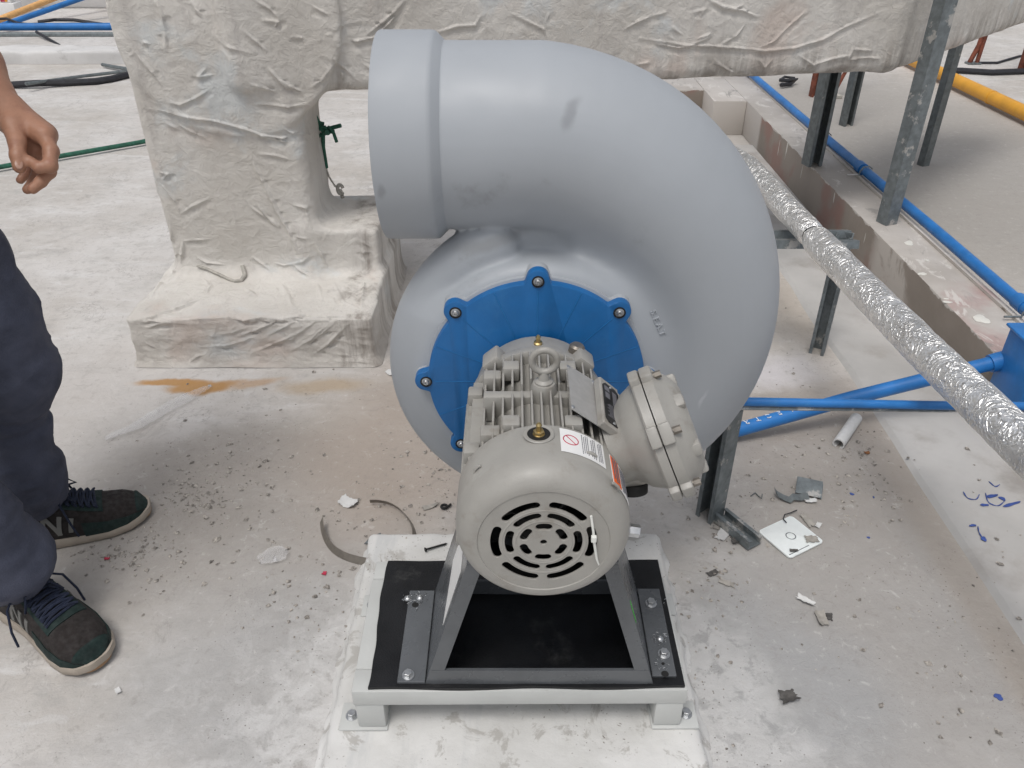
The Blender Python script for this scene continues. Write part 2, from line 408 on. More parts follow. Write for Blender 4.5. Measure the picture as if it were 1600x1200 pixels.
def plaster_mat():
    m, t, bs = newmat('painted_cloth_cladding'); N = NT(t)
    base = N.mix(N.ramp(N.noise(3, 6, .6), .35, .65), (.56, .53, .485), (.67, .645, .605))
    st = N.mapping((9, 9, .9)); xyz = N.sep()
    base = N.mix(N.ramp(N.noise(2.0, 6, .6, .3, st), .52, .72, 0, .5), base, (.46, .43, .405))
    base = N.mix(N.ramp(N.noise(4, 6, .6, .3, N.mapping((1,1,1), (5,5,5))), .56, .68, 0, .7), base, (.60, .63, .635))
    base = N.mix(N.ramp(N.noise(2.5, 4, .6, .3, N.mapping((1,1,1), (2,7,5))), .55, .68, 0, .6), base, (.56, .46, .40))
    # dirty drip line under the horizontal run
    zz = N.ramp(xyz[2], .62, .78, 1, 0); dr = N.ramp(N.noise(2.6, 7, .7, .2, N.mapping((5, 5, .5))), .42, .64)
    leg = N.ramp(xyz[0], -.50, -.45)
    base = N.mix(N.math('MULTIPLY', N.math('MULTIPLY', zz, dr), N.math('MULTIPLY', leg, .75)), base, (.20, .17, .145))
    sp_ = N.math('MULTIPLY', N.ramp(N.voro(70), .05, .10, 1, 0), N.ramp(N.noise(4.2, 5, .7), .54, .64))
    base = N.mix(N.math('MULTIPLY', sp_, .5), base, (.2, .18, .16))
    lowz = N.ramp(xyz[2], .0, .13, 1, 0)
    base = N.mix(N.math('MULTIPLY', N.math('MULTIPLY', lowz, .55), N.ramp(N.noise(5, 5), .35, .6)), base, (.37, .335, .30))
    t.links.new(base, bs.inputs['Base Color']); bs.inputs['Roughness'].default_value = .78; bs.inputs['Specular IOR Level'].default_value = .3
    b = N.bump(N.noise(26, 8, .65, .8), .55, .012, None)
    cr = N.noise(9, 6, .6, 1.6, N.mapping((1, 1, 2.5), rot=(0, .5, .2)))
    cr = N.math('ABSOLUTE', N.math('SUBTRACT', cr, .5)); b = N.bump(N.ramp(cr, 0, .03, 1, 0), .22, .006, None, b)
    N.bump(N.noise(260, 4, .6), .25, .002, bs, b)
    return m
M_plaster = plaster_mat()

def pad_mat():
    m, t, bs = newmat('white_painted_concrete'); N = NT(t); w = N.warp(14, .05)
    base = N.mix(N.ramp(N.noise(5, 7, .6), .35, .65), (.56, .555, .535), (.68, .675, .66))
    base = N.mix(N.ramp(N.noise(3, 7, .65, .3, N.mapping((6, 1, 1))), .52, .68, 0, .6), base, (.50, .51, .51))
    base = N.mix(N.ramp(N.noise(17, 8, .7, .5), .55, .62, 0, .8), base, (.40, .385, .36))
    sp_ = N.math('MULTIPLY', N.ramp(N.voro(120, vec=w), .10, .17, 1, 0), N.ramp(N.noise(6, 5, .7), .45, .58))
    base = N.mix(N.math('MULTIPLY', sp_, .85), base, (.16, .13, .11))
    t.links.new(base, bs.inputs['Base Color']); bs.inputs['Roughness'].default_value = .75
    b = N.bump(N.noise(16, 7, .65), .4, .006, None); N.bump(N.noise(120, 5), .3, .002, bs, b)
    return m
M_pad = pad_mat()

def curb_mat():
    m, t, bs = newmat('painted_kerb_steel_and_plaster'); N = NT(t)
    geo = N.n('ShaderNodeNewGeometry'); nz = N.sep(geo.outputs['Normal'])[2]; xyz = N.sep()
    face = N.mix(N.ramp(N.noise(2.2, 5, .6), .35, .65), (.225, .19, .16), (.285, .245, .21))
    face = N.mix(N.ramp(N.noise(3.1, 4, .5, 0, N.mapping((1,1,1), (0,3.3,0))), .50, .60, 0, .75), face, (.28, .15, .125))
    dr = N.mapping((3, 11, 1.4)); drn = N.noise(3.2, 3, .5, .25, dr)
    hi = N.ramp(xyz[2], .02, .165, -.06, .02)
    drip = N.ramp(N.math('ADD', drn, hi),   .70, .715); face = N.mix(drip, face, (.60, .575, .53))
    edge = N.ramp(N.math('ADD', xyz[2], N.math('MULTIPLY', N.noise(14, 5, .6), .05)),   .186, .190)
    face = N.mix(edge, face, (.52, .49, .45))
    y_wh = N.math('MULTIPLY', N.ramp(xyz[1], 2.10, 2.16), N.ramp(xyz[1], 2.36, 2.46, 1, 0))
    face = N.mix(N.math('MULTIPLY', y_wh, N.ramp(N.noise(6, 5, .6, .5), .42, .54)), face, (.48, .44, .40))
    face = N.mix(N.math('MULTIPLY', N.ramp(xyz[1], 3.80, 3.84), N.ramp(xyz[0], .995, 1.0)), face, (.52, .485, .45))
    top = N.mix(N.ramp(N.noise(3, 6, .6), .35, .65), (.40, .37, .34), (.52, .49, .46))
    red = N.math('MULTIPLY', N.ramp(xyz[1], 1.98, 2.08, 1, 0), N.ramp(N.noise(4.5, 5, .5), .42, .58))
    top = N.mix(N.math('MULTIPLY', red, .7), top, (.38, .25, .235))
    top = N.mix(N.ramp(N.noise(9, 7, .7, 1.2, N.mapping((1.5, .7, 1))), .55, .62, 0, .8), top, (.62, .595, .565))
    top = N.mix(N.ramp(N.noise(7, 7, .7, 1.2, N.mapping((1.5, .7, 1), (4,2,1))), .58, .66, 0, .7), top, (.25, .24, .225))
    base = N.mix(N.ramp(nz, .5, .7), face, top)
    t.links.new(base, bs.inputs['Base Color']); bs.inputs['Roughness'].default_value = .6
    b = N.bump(N.noise(12, 7, .65), .3, .005, None); N.bump(N.noise(150, 5), .15, .002, bs, b)
    return m
M_curb = curb_mat()

def foil_mat():
    m, t, bs = newmat('aluminium_foil'); N = NT(t)
    xyz = N.sep()
    col = N.mix(N.ramp(xyz[1], 1.8, 2.2), (.90, .90, .89), (.60, .54, .46))
    col = N.mix(N.ramp(N.noise(9, 5, .6), .5, .7, 0, .4), col, (.62, .60, .57))
    t.links.new(col, bs.inputs['Base Color']); bs.inputs['Metallic'].default_value = .93
    bs.inputs['Roughness'].default_value = .33
    w = N.warp(30, .03)
    c1_ = N.math('ABSOLUTE', N.math('SUBTRACT', N.noise(22, 3, .5, 2.2), .5)); c2_ = N.math('ABSOLUTE', N.math('SUBTRACT', N.noise(48, 3, .5, 1.6), .5))
    b = N.bump(N.ramp(c1_, 0, .10, 1, 0), .6, .005, None); b = N.bump(N.ramp(c2_, 0, .12, 1, 0), .35, .0025, None, b)
    N.bump(N.voro(75, 'F1', w), .22, .004, bs, b)
    return m
M_foil = foil_mat()
M_slab = simple('smooth_grey_screed', (.46, .45, .435), .7, 0, .12, 3, .3, 60, dirt=(.37, .35, .33), dscale=5, dth=(.5, .7))
M_bluepaint = simple('blue_paint_drops', (.05, .09, .30), .4, 0, .2, 60)
M_whitepaint = simple('white_paint_patch', (.70, .69, .64), .5, 0, .05, 30)
M_whitewall = simple('white_parapet_render', (.62, .61, .60), .8, 0, .08, 4, .4, 60, dirt=(.50, .49, .48), dscale=9, dth=(.55, .65))

# ------------------------------------------------------------------ setting: roof, slab strip
mb = MB(); mb.add([(-70, -25, 0), (70, -25, 0), (70, 120, 0), (-70, 120, 0)], [(0, 1, 2, 3)])
tag(mb.build('ground', M_ground, smooth=False), None, None, kind='structure')
mb = MB()
Ys = np.linspace(-.6, 3.9, 60); xl = .905+.012*fbm(np.stack([Ys*2, Ys*0, Ys*0], 1), 3)
V = []; F = []
for i, (y, x) in enumerate(zip(Ys, xl)):
    V += [(x, y, .0), (x+.012, y, .008), (1.20, y, .010), (1.20, y, 0)]
for i in range(len(Ys)-1):
    for k in range(3): F.append((4*i+k, 4*i+k+1, 4*i+5+k, 4*i+4+k))
mb.add(V, F); tag(mb.build('slab_strip', M_slab, smooth=False), None, None, kind='structure')

# ------------------------------------------------------------------ concrete plinth
def rough_box(x0, x1, y0, y1, z, amp, h=.012, k=9, zlo=-.02, r=.012):
    def f(p):
        n = fbm(p*k, 3)*amp
        return sd_box(p, (x0, y0, zlo), (x1, y1, z), r)+n*np.clip((z+.01-p[:, 2])/.04, .12, 1)-.022*np.exp(-np.maximum(p[:, 2], 0)/.016)
    return surface(f, (x0-.05, y0-.05, -.01), (x1+.05, y1+.05, z+.03), h, 1)
V, F = rough_box(-.278, .286, .36, 1.163, .060, .013, .0055, 18)
pad = link_mesh('concrete_plinth', np_mesh('concrete_plinth', V, F), M_pad)
tag(pad, 'low white painted concrete plinth with chipped edges under the steel base frame', 'plinth')

# ------------------------------------------------------------------ kerb
mb = MB()
mb.box(1.165, 1.325, -.8, 4.70, 0, .167, bev=.004)
mb.box(.50, .9995, 4.34, 4.60, 0, .166, bev=.004)
mb.box(1.0, 1.1645, 4.10, 4.62, 0, .1675, bev=.004)
mb.box(1.296, 1.303, -.8, 4.6, .1675, .176)      # thin steel lip
tag(mb.build('roof_kerb', M_curb), 'long low roof kerb with brown side, drips of white paint and a worn top', 'kerb')

# ------------------------------------------------------------------ cloth-clad air duct
def obox(p, o, d, L, T, H, r, z0):
    """box with front-bottom edge starting at o, running along d, thickness T behind, height H"""
    d = np.array([d[0], d[1], 0.]); d /= np.linalg.norm(d); n = np.array([-d[1], d[0], 0.])
    q = p-np.array([o[0], o[1], z0]); q = np.stack([q@d, q@n, q[:, 2]], 1)
    return sd_box(q, (0, 0, 0), (L, T, H), r)
def duct(p):
    x, y, z = p[:, 0], p[:, 1], p[:, 2]
    leg = sd_box(p, (-.99, 2.155, -.02), (-.558, 2.41, .90), .03)
    q2 = np.stack([x+.71, z-.84], 1); cyl = np.linalg.norm(q2, axis=1)-.285
    cyl = np.maximum(cyl, np.maximum(2.155-y, y-2.41))+.0
    leg = smin(leg, cyl, .03)
    d1 = obox(p-np.stack([x*0, x*0, -.018*(x+.53)], 1), (-.72, 2.111), (1.87, .434), 1.92, .43, .48, .035, .655)
    d2 = obox(p, (1.15, 2.545), (.70, .70), 1.6, .43, .50, .03, .625)
    base = sd_box(p, (-1.025, 1.885, -.03), (-.375, 2.52, .145), .008)
    bx = sd_box(p, (-.60, 2.16, -.02), (-.385, 2.46, .28), .012)
    d = smin(leg, d1, .01); d = smin(d, d2, .05)
    b = smin(base, bx, .035); d = smin(d, b, .06)
    fl = p[:, 2]; d = d-.016*np.exp(-np.maximum(fl, 0)/.02)
    return d+.005*fbm(p*4.5, 2)+.002*perlin(p*14)
V, F = surface(duct, (-1.12, 1.80, -.006), (2.35, 3.75, 1.19), .011, 1)
me = np_mesh('duct', V, F); tmp = bpy.data.objects.new('tmp', me); C.objects.link(tmp)
bvh = BVHTree.FromPolygons([tuple(v) for v in V], [tuple(f) for f in F])
ss = tmp.modifiers.new('s', 'SUBSURF'); ss.levels = 2; ss.render_levels = 2
dg = bpy.context.evaluated_depsgraph_get(); me2 = bpy.data.meshes.new_from_object(tmp.evaluated_get(dg))
bpy.data.objects.remove(tmp)
V = get_co(me2); Nn = get_no(me2)
eye = np.array([0, 0, CAMZ])
def z2(pts, s, ox, oy): return [(ox+a/s, oy+b/s) for a, b in pts]
A = lambda pts: z2(pts, 3.2, 160, 0); B = lambda pts: z2(pts, 2.667, 1000, 0); D_ = lambda pts: z2(pts, 3.478, 180, 300); E = lambda pts: z2(pts, 2.353, 560, 20)
RID = [  # cloth creases, heights in mm
 (A([(235,545),(330,560),(430,588),(560,605),(700,640),(800,675),(900,690),(1000,668),(1040,675)]), 5),
 (A([(800,680),(900,705),(925,712)]), 3), (A([(330,510),(390,525),(470,490),(545,440)]), 3.5),
 (A([(160,255),(250,360),(300,430)]), 4), (A([(320,615),(380,645)]), 3), (A([(380,620),(450,660),(520,690)]), 3.5),
 (A([(270,0),(300,80),(315,180),(320,250)]), 4), (A([(440,0),(470,50),(500,85)]), 4), (A([(430,60),(440,120)]), 2.5),
 (A([(280,860),(330,870),(300,900)]), 4), (A([(265,900),(280,960),(300,1000)]), 3), (A([(300,930),(360,1000),(390,1070)]), 3.5),
 (A([(390,1070),(450,1030),(540,990)]), 3), (A([(750,810),(800,900),(850,1000),(910,1110),(950,1200)]), 5), (A([(740,1030),(800,1075),(880,1135)]), 4),
 (A([(740,520),(830,522),(930,535),(1020,520)]), 4.5), (A([(750,425),(820,440),(870,462)]), 4), (A([(830,340),(880,400),(935,450)]), 5),
 (A([(870,390),(940,430),(1000,460)]), 4), (A([(780,770),(860,775),(940,800)]), 3), (A([(960,1020),(1020,1040),(1040,1120)]), 3),
 (A([(1180,235),(1280,205),(1400,175)]), 5), (A([(1310,185),(1400,110),(1460,60),(1510,0)]), 5), (A([(1130,175),(1200,130),(1300,100)]), 3.5),
 (A([(1050,30),(1130,75)]), 3), (A([(930,185),(1010,190)]), 3), (A([(1120,285),(1200,330),(1310,430)]), 3.5), (A([(1040,440),(1100,400),(1150,330)]), 3.5),
 (A([(1310,320),(1380,370)]), 3), (A([(1160,290),(1200,370),(1205,440)]), 3), (A([(800,100),(880,110),(860,135)]), 4), (A([(760,0),(830,40),(880,90)]), 3),
 (A([(520,340),(480,385),(550,375)]), 4), (A([(205,210),(235,222)]), 5), (A([(1040,540),(1030,620),(1045,680)]), 4), (A([(900,640),(950,665),(1000,670)]), 3),
 (A([(820,255),(770,210),(700,150)]), 3), (A([(560,180),(640,240),(760,270)]), 2.5),
 (B([(0,160),(100,175),(200,190),(300,192),(400,200),(520,212),(640,200),(760,165),(860,110),(990,55)]), 5),
 (B([(60,180),(160,200),(220,185),(300,150)]), 4), (B([(330,190),(400,150),(440,100)]), 3), (B([(290,0),(350,30),(430,45),(490,70)]), 5), (B([(430,20),(380,40)]), 4),
 (B([(660,230),(720,270),(800,245),(880,230)]), 5), (B([(870,250),(940,240),(1000,245)]), 4), (B([(890,205),(970,212)]), 4), (B([(840,300),(870,240),(890,200)]), 3),
 (B([(490,240),(520,280),(550,250)]), 3), (B([(310,250),(360,290),(400,305)]), 3), (B([(620,285),(650,310)]), 4), (B([(130,110),(175,145)]), 3), (B([(205,55),(270,40),(250,70)]), 3),
 (B([(490,205),(560,170),(640,90),(690,50)]), 3), (B([(40,70),(110,50)]), 3), (B([(230,165),(300,140)]), 3), (B([(0,270),(40,260)]), 3),
 (E([(980,60),(1030,30),(1090,8)]), 4), (E([(560,0),(680,60),(690,90)]), 3), (E([(700,0),(690,30)]), 3), (E([(1010,195),(1070,180)]), 4), (E([(1310,180),(1350,205),(1380,220)]), 4),
 (E([(0,105),(60,90),(110,40),(150,0)]), 5), (E([(280,75),(360,50),(430,45),(450,10)]), 4),
 (D_([(370,265),(430,262),(510,255)]), 4), (D_([(370,265),(360,340),(350,400)]), 4), (D_([(300,180),(310,260),(290,360)]), 4), (D_([(440,350),(500,385),(600,395)]), 3),
 (D_([(740,350),(800,390),(880,460)]), 4), (D_([(860,380),(920,400),(1020,380),(1060,340)]), 3.5), (D_([(960,390),(1010,430),(1060,460)]), 4), (D_([(900,390),(960,450)]), 3),
 (D_([(980,240),(1040,255)]), 3), (D_([(970,70),(1030,85),(1050,160)]), 3), (D_([(1090,280),(1120,340),(1145,395)]), 4), (D_([(1160,60),(1200,120)]), 3), (D_([(770,60),(820,130),(890,190)]), 5),
 (D_([(820,0),(880,110),(950,220),(990,330)]), 5), (D_([(280,250),(330,340),(320,430),(240,500),(200,560)]), 5),
 (D_([(100,700),(200,680),(330,640),(400,610),(480,578)]), 5), (D_([(100,700),(280,705),(460,690),(620,685),(700,698),(800,685),(900,692),(1000,680),(1150,680),(1340,668)]), 6),
 (D_([(160,740),(260,710),(400,708)]), 4), (D_([(430,840),(600,832),(700,805),(800,760)]), 5), (D_([(650,785),(760,750),(880,700)]), 6), (D_([(820,780),(900,740),(980,700)]), 5),
 (D_([(740,875),(880,815),(1000,760),(1100,690)]), 6), (D_([(870,810),(960,795),(1060,720)]), 5), (D_([(960,860),(1060,800),(1180,700)]), 6), (D_([(1060,895),(1160,820),(1280,700)]), 6),
 (D_([(1000,860),(1130,760),(1200,700)]), 5), (D_([(400,930),(450,890),(500,880)]), 5), (D_([(140,760),(180,820),(230,850)]), 4), (D_([(1200,880),(1280,890)]), 4), (D_([(520,770),(640,760),(720,730)]), 4),
 (D_([(1345,270),(1390,300)]), 4), (D_([(1345,190),(1350,330),(1350,500),(1340,650)]), 4), (D_([(1180,480),(1240,600),(1330,640)]), 3), (D_([(900,500),(940,560),(960,620)]), 3),
 (D_([(480,470),(520,510),(490,560)]), 3), (D_([(700,520),(760,560)]), 3), (D_([(1100,500),(1120,580)]), 3), (D_([(560,710),(530,780),(560,850)]), 3),
]
disp = .0009*(ridged(V*np.array([16, 16, 22])+3, 3)-.7)
rr2 = ridged(V*np.array([7, 7, 9])+fbm(V*5, 2)[:, None]*.8, 2); disp += .0010*np.clip(rr2-.8, 0, 1)
base_face = (V[:, 2] < .14) & (V[:, 1] < 2.0)
disp += np.where(base_face,   .003*ridged(np.stack([V[:, 0]*5+V[:, 2]*9, V[:, 0]*3-V[:, 2]*16, V[:, 1]*5], 1), 3), 0)
def cast(px, py):
    d = (P(px, py, 1.0)-cam.location).normalized()
    h = bvh.ray_cast(cam.location, d); return h[0]
for pts, hgt in RID:
    p3 = [cast(*q) for q in pts]
    for i in range(len(pts)-1):
        a, b = p3[i], p3[i+1]
        if a is None or b is None or (a-b).length > .35: continue
        a = np.array(a); b = np.array(b); ab = b-a; L = float(np.sqrt(ab@ab))+1e-6
        m = np.where((np.abs(V-(a+b)/2).max(1) < L/2+.03))[0]
        if not len(m): continue
        q = V[m]-a; t = np.clip(q@ab/(L*L), 0, 1); wv = .004*perlin(V[m]*30)
        dd = np.linalg.norm(q-t[:, None]*ab, axis=1)+wv
        k = (i+t)/(len(pts)-1); amp = hgt*.001*np.clip(np.sin(np.pi*np.clip(k, .02, .98))**.5, 0, 1)*1.35
        up = (V[m]-(a+t[:, None]*ab))[:, 2]
        g = amp*np.exp(-(dd/.0030)**2)-amp*.4*np.exp(-((dd-.012)/.008)**2)*(up < 0)
        disp[m] = np.where(np.abs(g) > np.abs(disp[m]), g+disp[m]*.3, disp[m]+g*.3)
V = V+Nn*disp[:, None]
me2.vertices.foreach_set('co', V.astype(np.float32).ravel()); me2.update()
dct = link_mesh('air_duct', me2, M_plaster)
tag(dct, 'big square air duct in wrinkled white painted cloth, standing on its boxed foot', 'air duct')
def on_duct(px, py, off=.004):
    h = cast(px, py)
    if h is None: return None
    return h+(cam.location-h).normalized()*off
pts = [on_duct(*q, .007) for q in D_([(445,400),(500,418),(560,445),(610,470),(650,485),(685,480),(705,450),(690,400)])]
pts = [p for p in pts if p is not None]
mb = MB(); mb.tube(pts, [.004, .004, .0045, .0045, .005, .0062, .0065, .006][:len(pts)], 8)
tag(mb.build('cord', M_cord), 'short paint-stiffened cord hooked at the bottom of the duct leg', 'cord')
# green rope stretched over the roof and tied round the duct leg
a = G(-160, 290, .0)
pts = [Vector((-3.3, 3.28, .02)), G(0, 261, .02), G(100, 243, .02), G(215, 222, .02), Vector((-1.1, 3.9, .02))]
pts = [G(-300, 318, .02), G(0, 261, .02), G(100, 243, .02), G(215, 223, .02), G(330, 200, .02)]
mb = MB(); mb.tube(pts, .011, 8); tag(mb.build('rope', M_green), 'thin green rope stretched along the white roof left of the duct', 'rope')
x0 = Yp(505, 206, 2.36)
mb = MB(); mb.tube([Yp(478, 150, 2.34), Yp(492, 180, 2.35), x0, Yp(505, 230, 2.37), Yp(510, 262, 2.38)], .006, 8)
for k in range(9):
    q = x0+Vector((rng.normal()*.012+.004, rng.normal()*.01, rng.normal()*.01)); mb.tube([q, q+Vector((rng.normal()*.014+.006, rng.normal()*.01, rng.normal()*.014))], .006, 8)
mb.tube([x0, x0+Vector((.018, 0, .014)), x0+Vector((.03, 0, -.004)), x0+Vector((.036, 0, -.03))], .005, 8)
tag(mb.build('rope', M_green), 'green rope knotted at the right side of the duct leg', 'rope')
x0 = Yp(532, 298, 2.38)
mb = MB(); mb.tube([Yp(508, 258, 2.38), Yp(514, 276, 2.38), Yp(523, 290, 2.38), x0], .003, 6)
mb.tube([x0+Vector((.014*math.cos(t)*.6, 0, .015*math.sin(t)+.004)) for t in np.linspace(.3, 5.6, 12)], .0055, 8)
mb.tube([x0, x0+Vector((0, .01, -.012)), x0+Vector((.004, .0, -.022))], .006, 8)
tag(mb.build('cord', M_cord), 'knotted pale cord end sticking out beside the duct leg', 'cord')

# ------------------------------------------------------------------ steel posts
def post(name, x, y, z0, z1, w, d, label, rot=0., mat=None, t=.0035, group='galvanised posts around the duct', lips=True):
    """C-section strut, open side towards -local y"""
    T = thing(name, (x, y, z0), label, 'post', group)
    M = Matrix.Translation((x, y, z0)) @ Matrix.Rotation(rot, 4, 'Z'); H = z1-z0
    mb = MB(); mb.box(-w/2, w/2, d/2-t, d/2, 0, H, M)
    for s in (-1, 1):
        mb.box(min(s*w/2, s*(w/2-t)), max(s*w/2, s*(w/2-t)), -d/2, d/2-t-.0002, 0, H, M)
        if lips: mb.box(min(s*(w/2-t-.0002), s*w*.27), max(s*(w/2-t-.0002), s*w*.27), -d/2, -d/2+t, 0, H, M)
    mb.build('channel', mat or M_galv, T, smooth=False)
    mb = MB(); V, F = [], []
    return T
post('steel_post', 1.228, 2.500, .168, 1.55, .046, .044, 'thick plaster-smeared steel post on the kerb at the duct corner, tallest post in view', R(200))
post('steel_post', 1.170, 3.10, .168, .66, .060, .050, 'short dull steel post on the kerb under the duct, behind the blower', R(15), M_galvd)
post('steel_post', 1.752, 4.28, 0, 1.35, .055, .045, 'dark steel post on the roof floor farther back under the duct', R(20), M_galvd)
post('steel_post', 1.875, 3.62, 0, 1.35, .040, .035, 'slim steel post on the roof floor in front of the yellow pipe', R(205), M_galvd)
post('steel_post', Yp(1270, 160, 4.9).x, 4.9, 0, .9, .05, .04, 'rusty steel post under the duct, half hidden by the short kerb post', R(10), M_rust)
# plaster collars and drips at the post on the kerb
def blobmesh(name, c, r, mat, label, cat, k=20, amp=.3, parent=None, h=None):
    f = lambda p: sd_ell(p, c, r)+amp*min(r)*fbm(p*k, 3)
    V, F = surface(f, np.array(c)-np.array(r)*1.5, np.array(c)+np.array(r)*1.5, h or min(r)/4, 1)
    o = link_mesh(name, np_mesh(name, V, F), mat, parent)
    if label: tag(o, label, cat)
    return o
# rusty frames in the far right
def Gs(px, py, z=0): v = G(px, py, z); return (v.x, v.y)
x, y = Gs(1595, 113); T = thing('rusty_ladder_post', (x, y, 0), 'rust red steel upright with white patches at the right edge', 'post')
mb = MB(); mb.box(-.035, .035, -.03, .03, 0, 1.2, Matrix.Translation((x+.02, y, 0)), .004); mb.build('upright', M_rust, T)
mb = MB(); mb.box(-.05, .05, -.05, .05, 0, .01, Matrix.Translation((x+.02, y, 0))); mb.build('foot_plate', M_rust, T)
x, y = Gs(1521, 100); T = thing('rusty_bracket', (x, y, 0), 'small rusty bracket stub under the right end of the duct', 'bracket')
mb = MB(); M = Matrix.Translation((x, y, 0)); mb.box(-.05, .04, -.03, .03, 0, .012, M, .003); mb.build('foot_plate', M_galvd, T)
mb = MB(); mb.tube([(x-.03, y, .01), (x, y, .12), (x+.02, y, .5)], .016, 6); mb.tube([(x+.02, y, .01), (x+.03, y, .3)], .014, 6); mb.build('upright', M_rust, T)
x, y = Gs(1299, 152); T = thing('rusty_brace', (x, y, 0), 'thin rusty red diagonal brace on the floor behind the duct', 'brace')
mb = MB(); mb.tube([(x, y, .0), (x+.16, y+.1, .32), (x+.32, y+.2, .62)], .012, 6); mb.build('rod', M_rust, T)
mb = MB(); mb.box(-.05, .05, -.04, .04, 0, .02, Matrix.Translation((x, y, 0)), .004); mb.build('foot_pad', M_cord, T)
# black hose and cables at the far right
mb = MB(); mb.tube([G(1440, 112, .02), G(1500, 110, .02), G(1550, 113, .02), G(1600, 111, .02), G(1720, 112, .02)], .018, 8)
tag(mb.build('hose', M_cable), 'black hose lying across the floor at the upper right', 'hose')
mb = MB(); mb.tube([G(1530, 98, .01), G(1558, 98, .01), G(1592, 88, .01), G(1660, 80, .01)], .008, 6)
tag(mb.build('cable', M_cable), 'thin dark wire on the floor above the black hose', 'cable')
mb = MB(); mb.tube([G(1219, 125, .03), G(1232, 126, .04), G(1245, 124, .03), G(1236, 131, .02), G(1220, 133, .02)], .012, 6)
mb.tube([G(1219, 125, .03), G(1226, 120, .03), G(1242, 122, .03)], .008, 6)
tag(mb.build('cable_scrap', M_cable), 'bit of bent dark cable on the floor just under the duct edge', 'cable')
mb = MB(); a = G(1456, 108, .05); b = G(1600, 176, .05); mb.tube([a+(a-b)*1.5, a, b, b+(b-a)*.8], .036, 20)
T = thing('gas_pipe', a, 'thick yellow pipe running across the floor at the upper right', 'pipe'); mb.build('pipe', M_yellow, T)
mb = MB(); mb.tube([a+(b-a)*.68+Vector((-.002, 0, .0)), a+(b-a)*.70], .038, 20); mb.build('sleeve', M_yellow, T)

# ------------------------------------------------------------------ blue conduits
# conduit along the kerb with couplings and straps
yy0, yy1 = -.6, 5.2
T = thing('kerb_conduit', (1.335, 2, .19), 'blue painted conduit running along the back edge of the kerb', 'conduit')
mb = MB(); mb.tube([(1.338, yy0, .188), (1.335, 1.3, .188), (1.333, 2.4, .188), (1.318, 3.4, .188), (1.30, yy1, .188)], .0165, 20); mb.build('tube', M_cond, T)
for i, y in enumerate((1.86, 2.98, 3.42)):
    x = 1.337-.0
    if y > 2.4: x = 1.333-.015*(y-2.4)
    mb = MB(); mb.lathe([(.0166, 0), (.0215, 0), (.0215, .045), (.0166, .045)], (x, y, .188), (0, 1, 0), 24, (False, False)); mb.build('coupling', M_cond, T)
    mb = MB(); mb.tube([(x-.026, y-.03, .176), (x-.024, y-.03, .19), (x-.015, y-.03, .207), (x+.006, y-.03, .2105), (x+.02, y-.03, .20)], .0025, 6)
    mb.tube([(x-.07, y-.03, .178), (x-.024, y-.03, .178)], .003, 6); mb.build('strap', M_galv, T)
# horizontal conduit bar on the strut post by the blower
T = thing('conduit_run', (.45, 1.27, .29), 'blue conduit carried level beside the blower, crossing under the foil pipe', 'conduit')
a = Yp(1080, 626, 1.27); b = Yp(1500, 634, 1.26); c = Yp(1640, 637, 1.255)
mb = MB(); mb.tube([a+Vector((-.35, .0, 0)), a, b, c+Vector((.3, 0, 0))], .0085, 18); mb.build('tube', M_cond, T)
mb = MB(); dz = Vector((0, .003, -.013)); mb.tube([a+dz+Vector((-.3, 0, 0)), c+dz+Vector((.3, 0, 0))], .006, 4); mb.build('carrier_bar', M_galv, T)
# conduit from the floor to the junction box on the kerb
T = thing('lettered_conduit', (.45, 1.54, .02), 'blue conduit with white capital letters rising from the floor to the junction box', 'conduit')
c0 = G(1040, 702, .014); c1 = G(1095, 688, .014); c3 = Yp(1560, 565, 1.62); c2 = Yp(1330, 622, 1.60)
mb = MB(); mb.tube([c0+(c0-c1)*2, c0, c1, c2, c3, c3+(c3-c2)*.12], .017, 20); mb.build('tube', M_cond, T)
ax = (c3-c2).normalized()
mb = MB(); mb.lathe([(.0171, 0), (.0215, 0), (.0225, .02), (.0225, .055)], c3-ax*.02, ax, 24, (False, True)); mb.build('coupling', M_cond, T)
def textmesh(s, size, ext=.0005, name='lettering', bev=0):
    cu = bpy.data.curves.new(name, 'FONT'); cu.body = s; cu.size = size; cu.extrude = ext; cu.align_x = 'CENTER'; cu.align_y = 'CENTER'; cu.bevel_depth = bev
    o = bpy.data.objects.new('t', cu); C.objects.link(o); dg = bpy.context.evaluated_depsgraph_get()
    me = bpy.data.meshes.new_from_object(o.evaluated_get(dg)); bpy.data.objects.remove(o); return me
d12 = (c2-c1).normalized(); side = Vector((0,0,1)).cross(d12).normalized()
upn = (Vector((0,0,1))+side*.02).normalized()
for i, ch in enumerate('CIRTCELE'):
    c = c1.lerp(c2, .15+i*.072)+upn*.0168
    me = textmesh(ch, .021, .0006); me.transform(frame(c, upn, -d12)); link_mesh('lettering', me, M_white, T, False)
x, y = 1.165, 1.665
T = thing('junction_box', (x+.02, y, .1), 'square blue junction box fixed to the kerb at the right edge', 'junction box')
mb2 = MB(); bx0 = 1.147
mb2.box(bx0, bx0+.15, 1.50, 1.625, .055, .262, bev=.006); mb2.build('box_body', M_cond, T)
mb2 = MB(); mb2.box(bx0-.007, bx0+.157, 1.494, 1.632, .2625, .270, bev=.003); mb2.build('lid', M_cond, T)

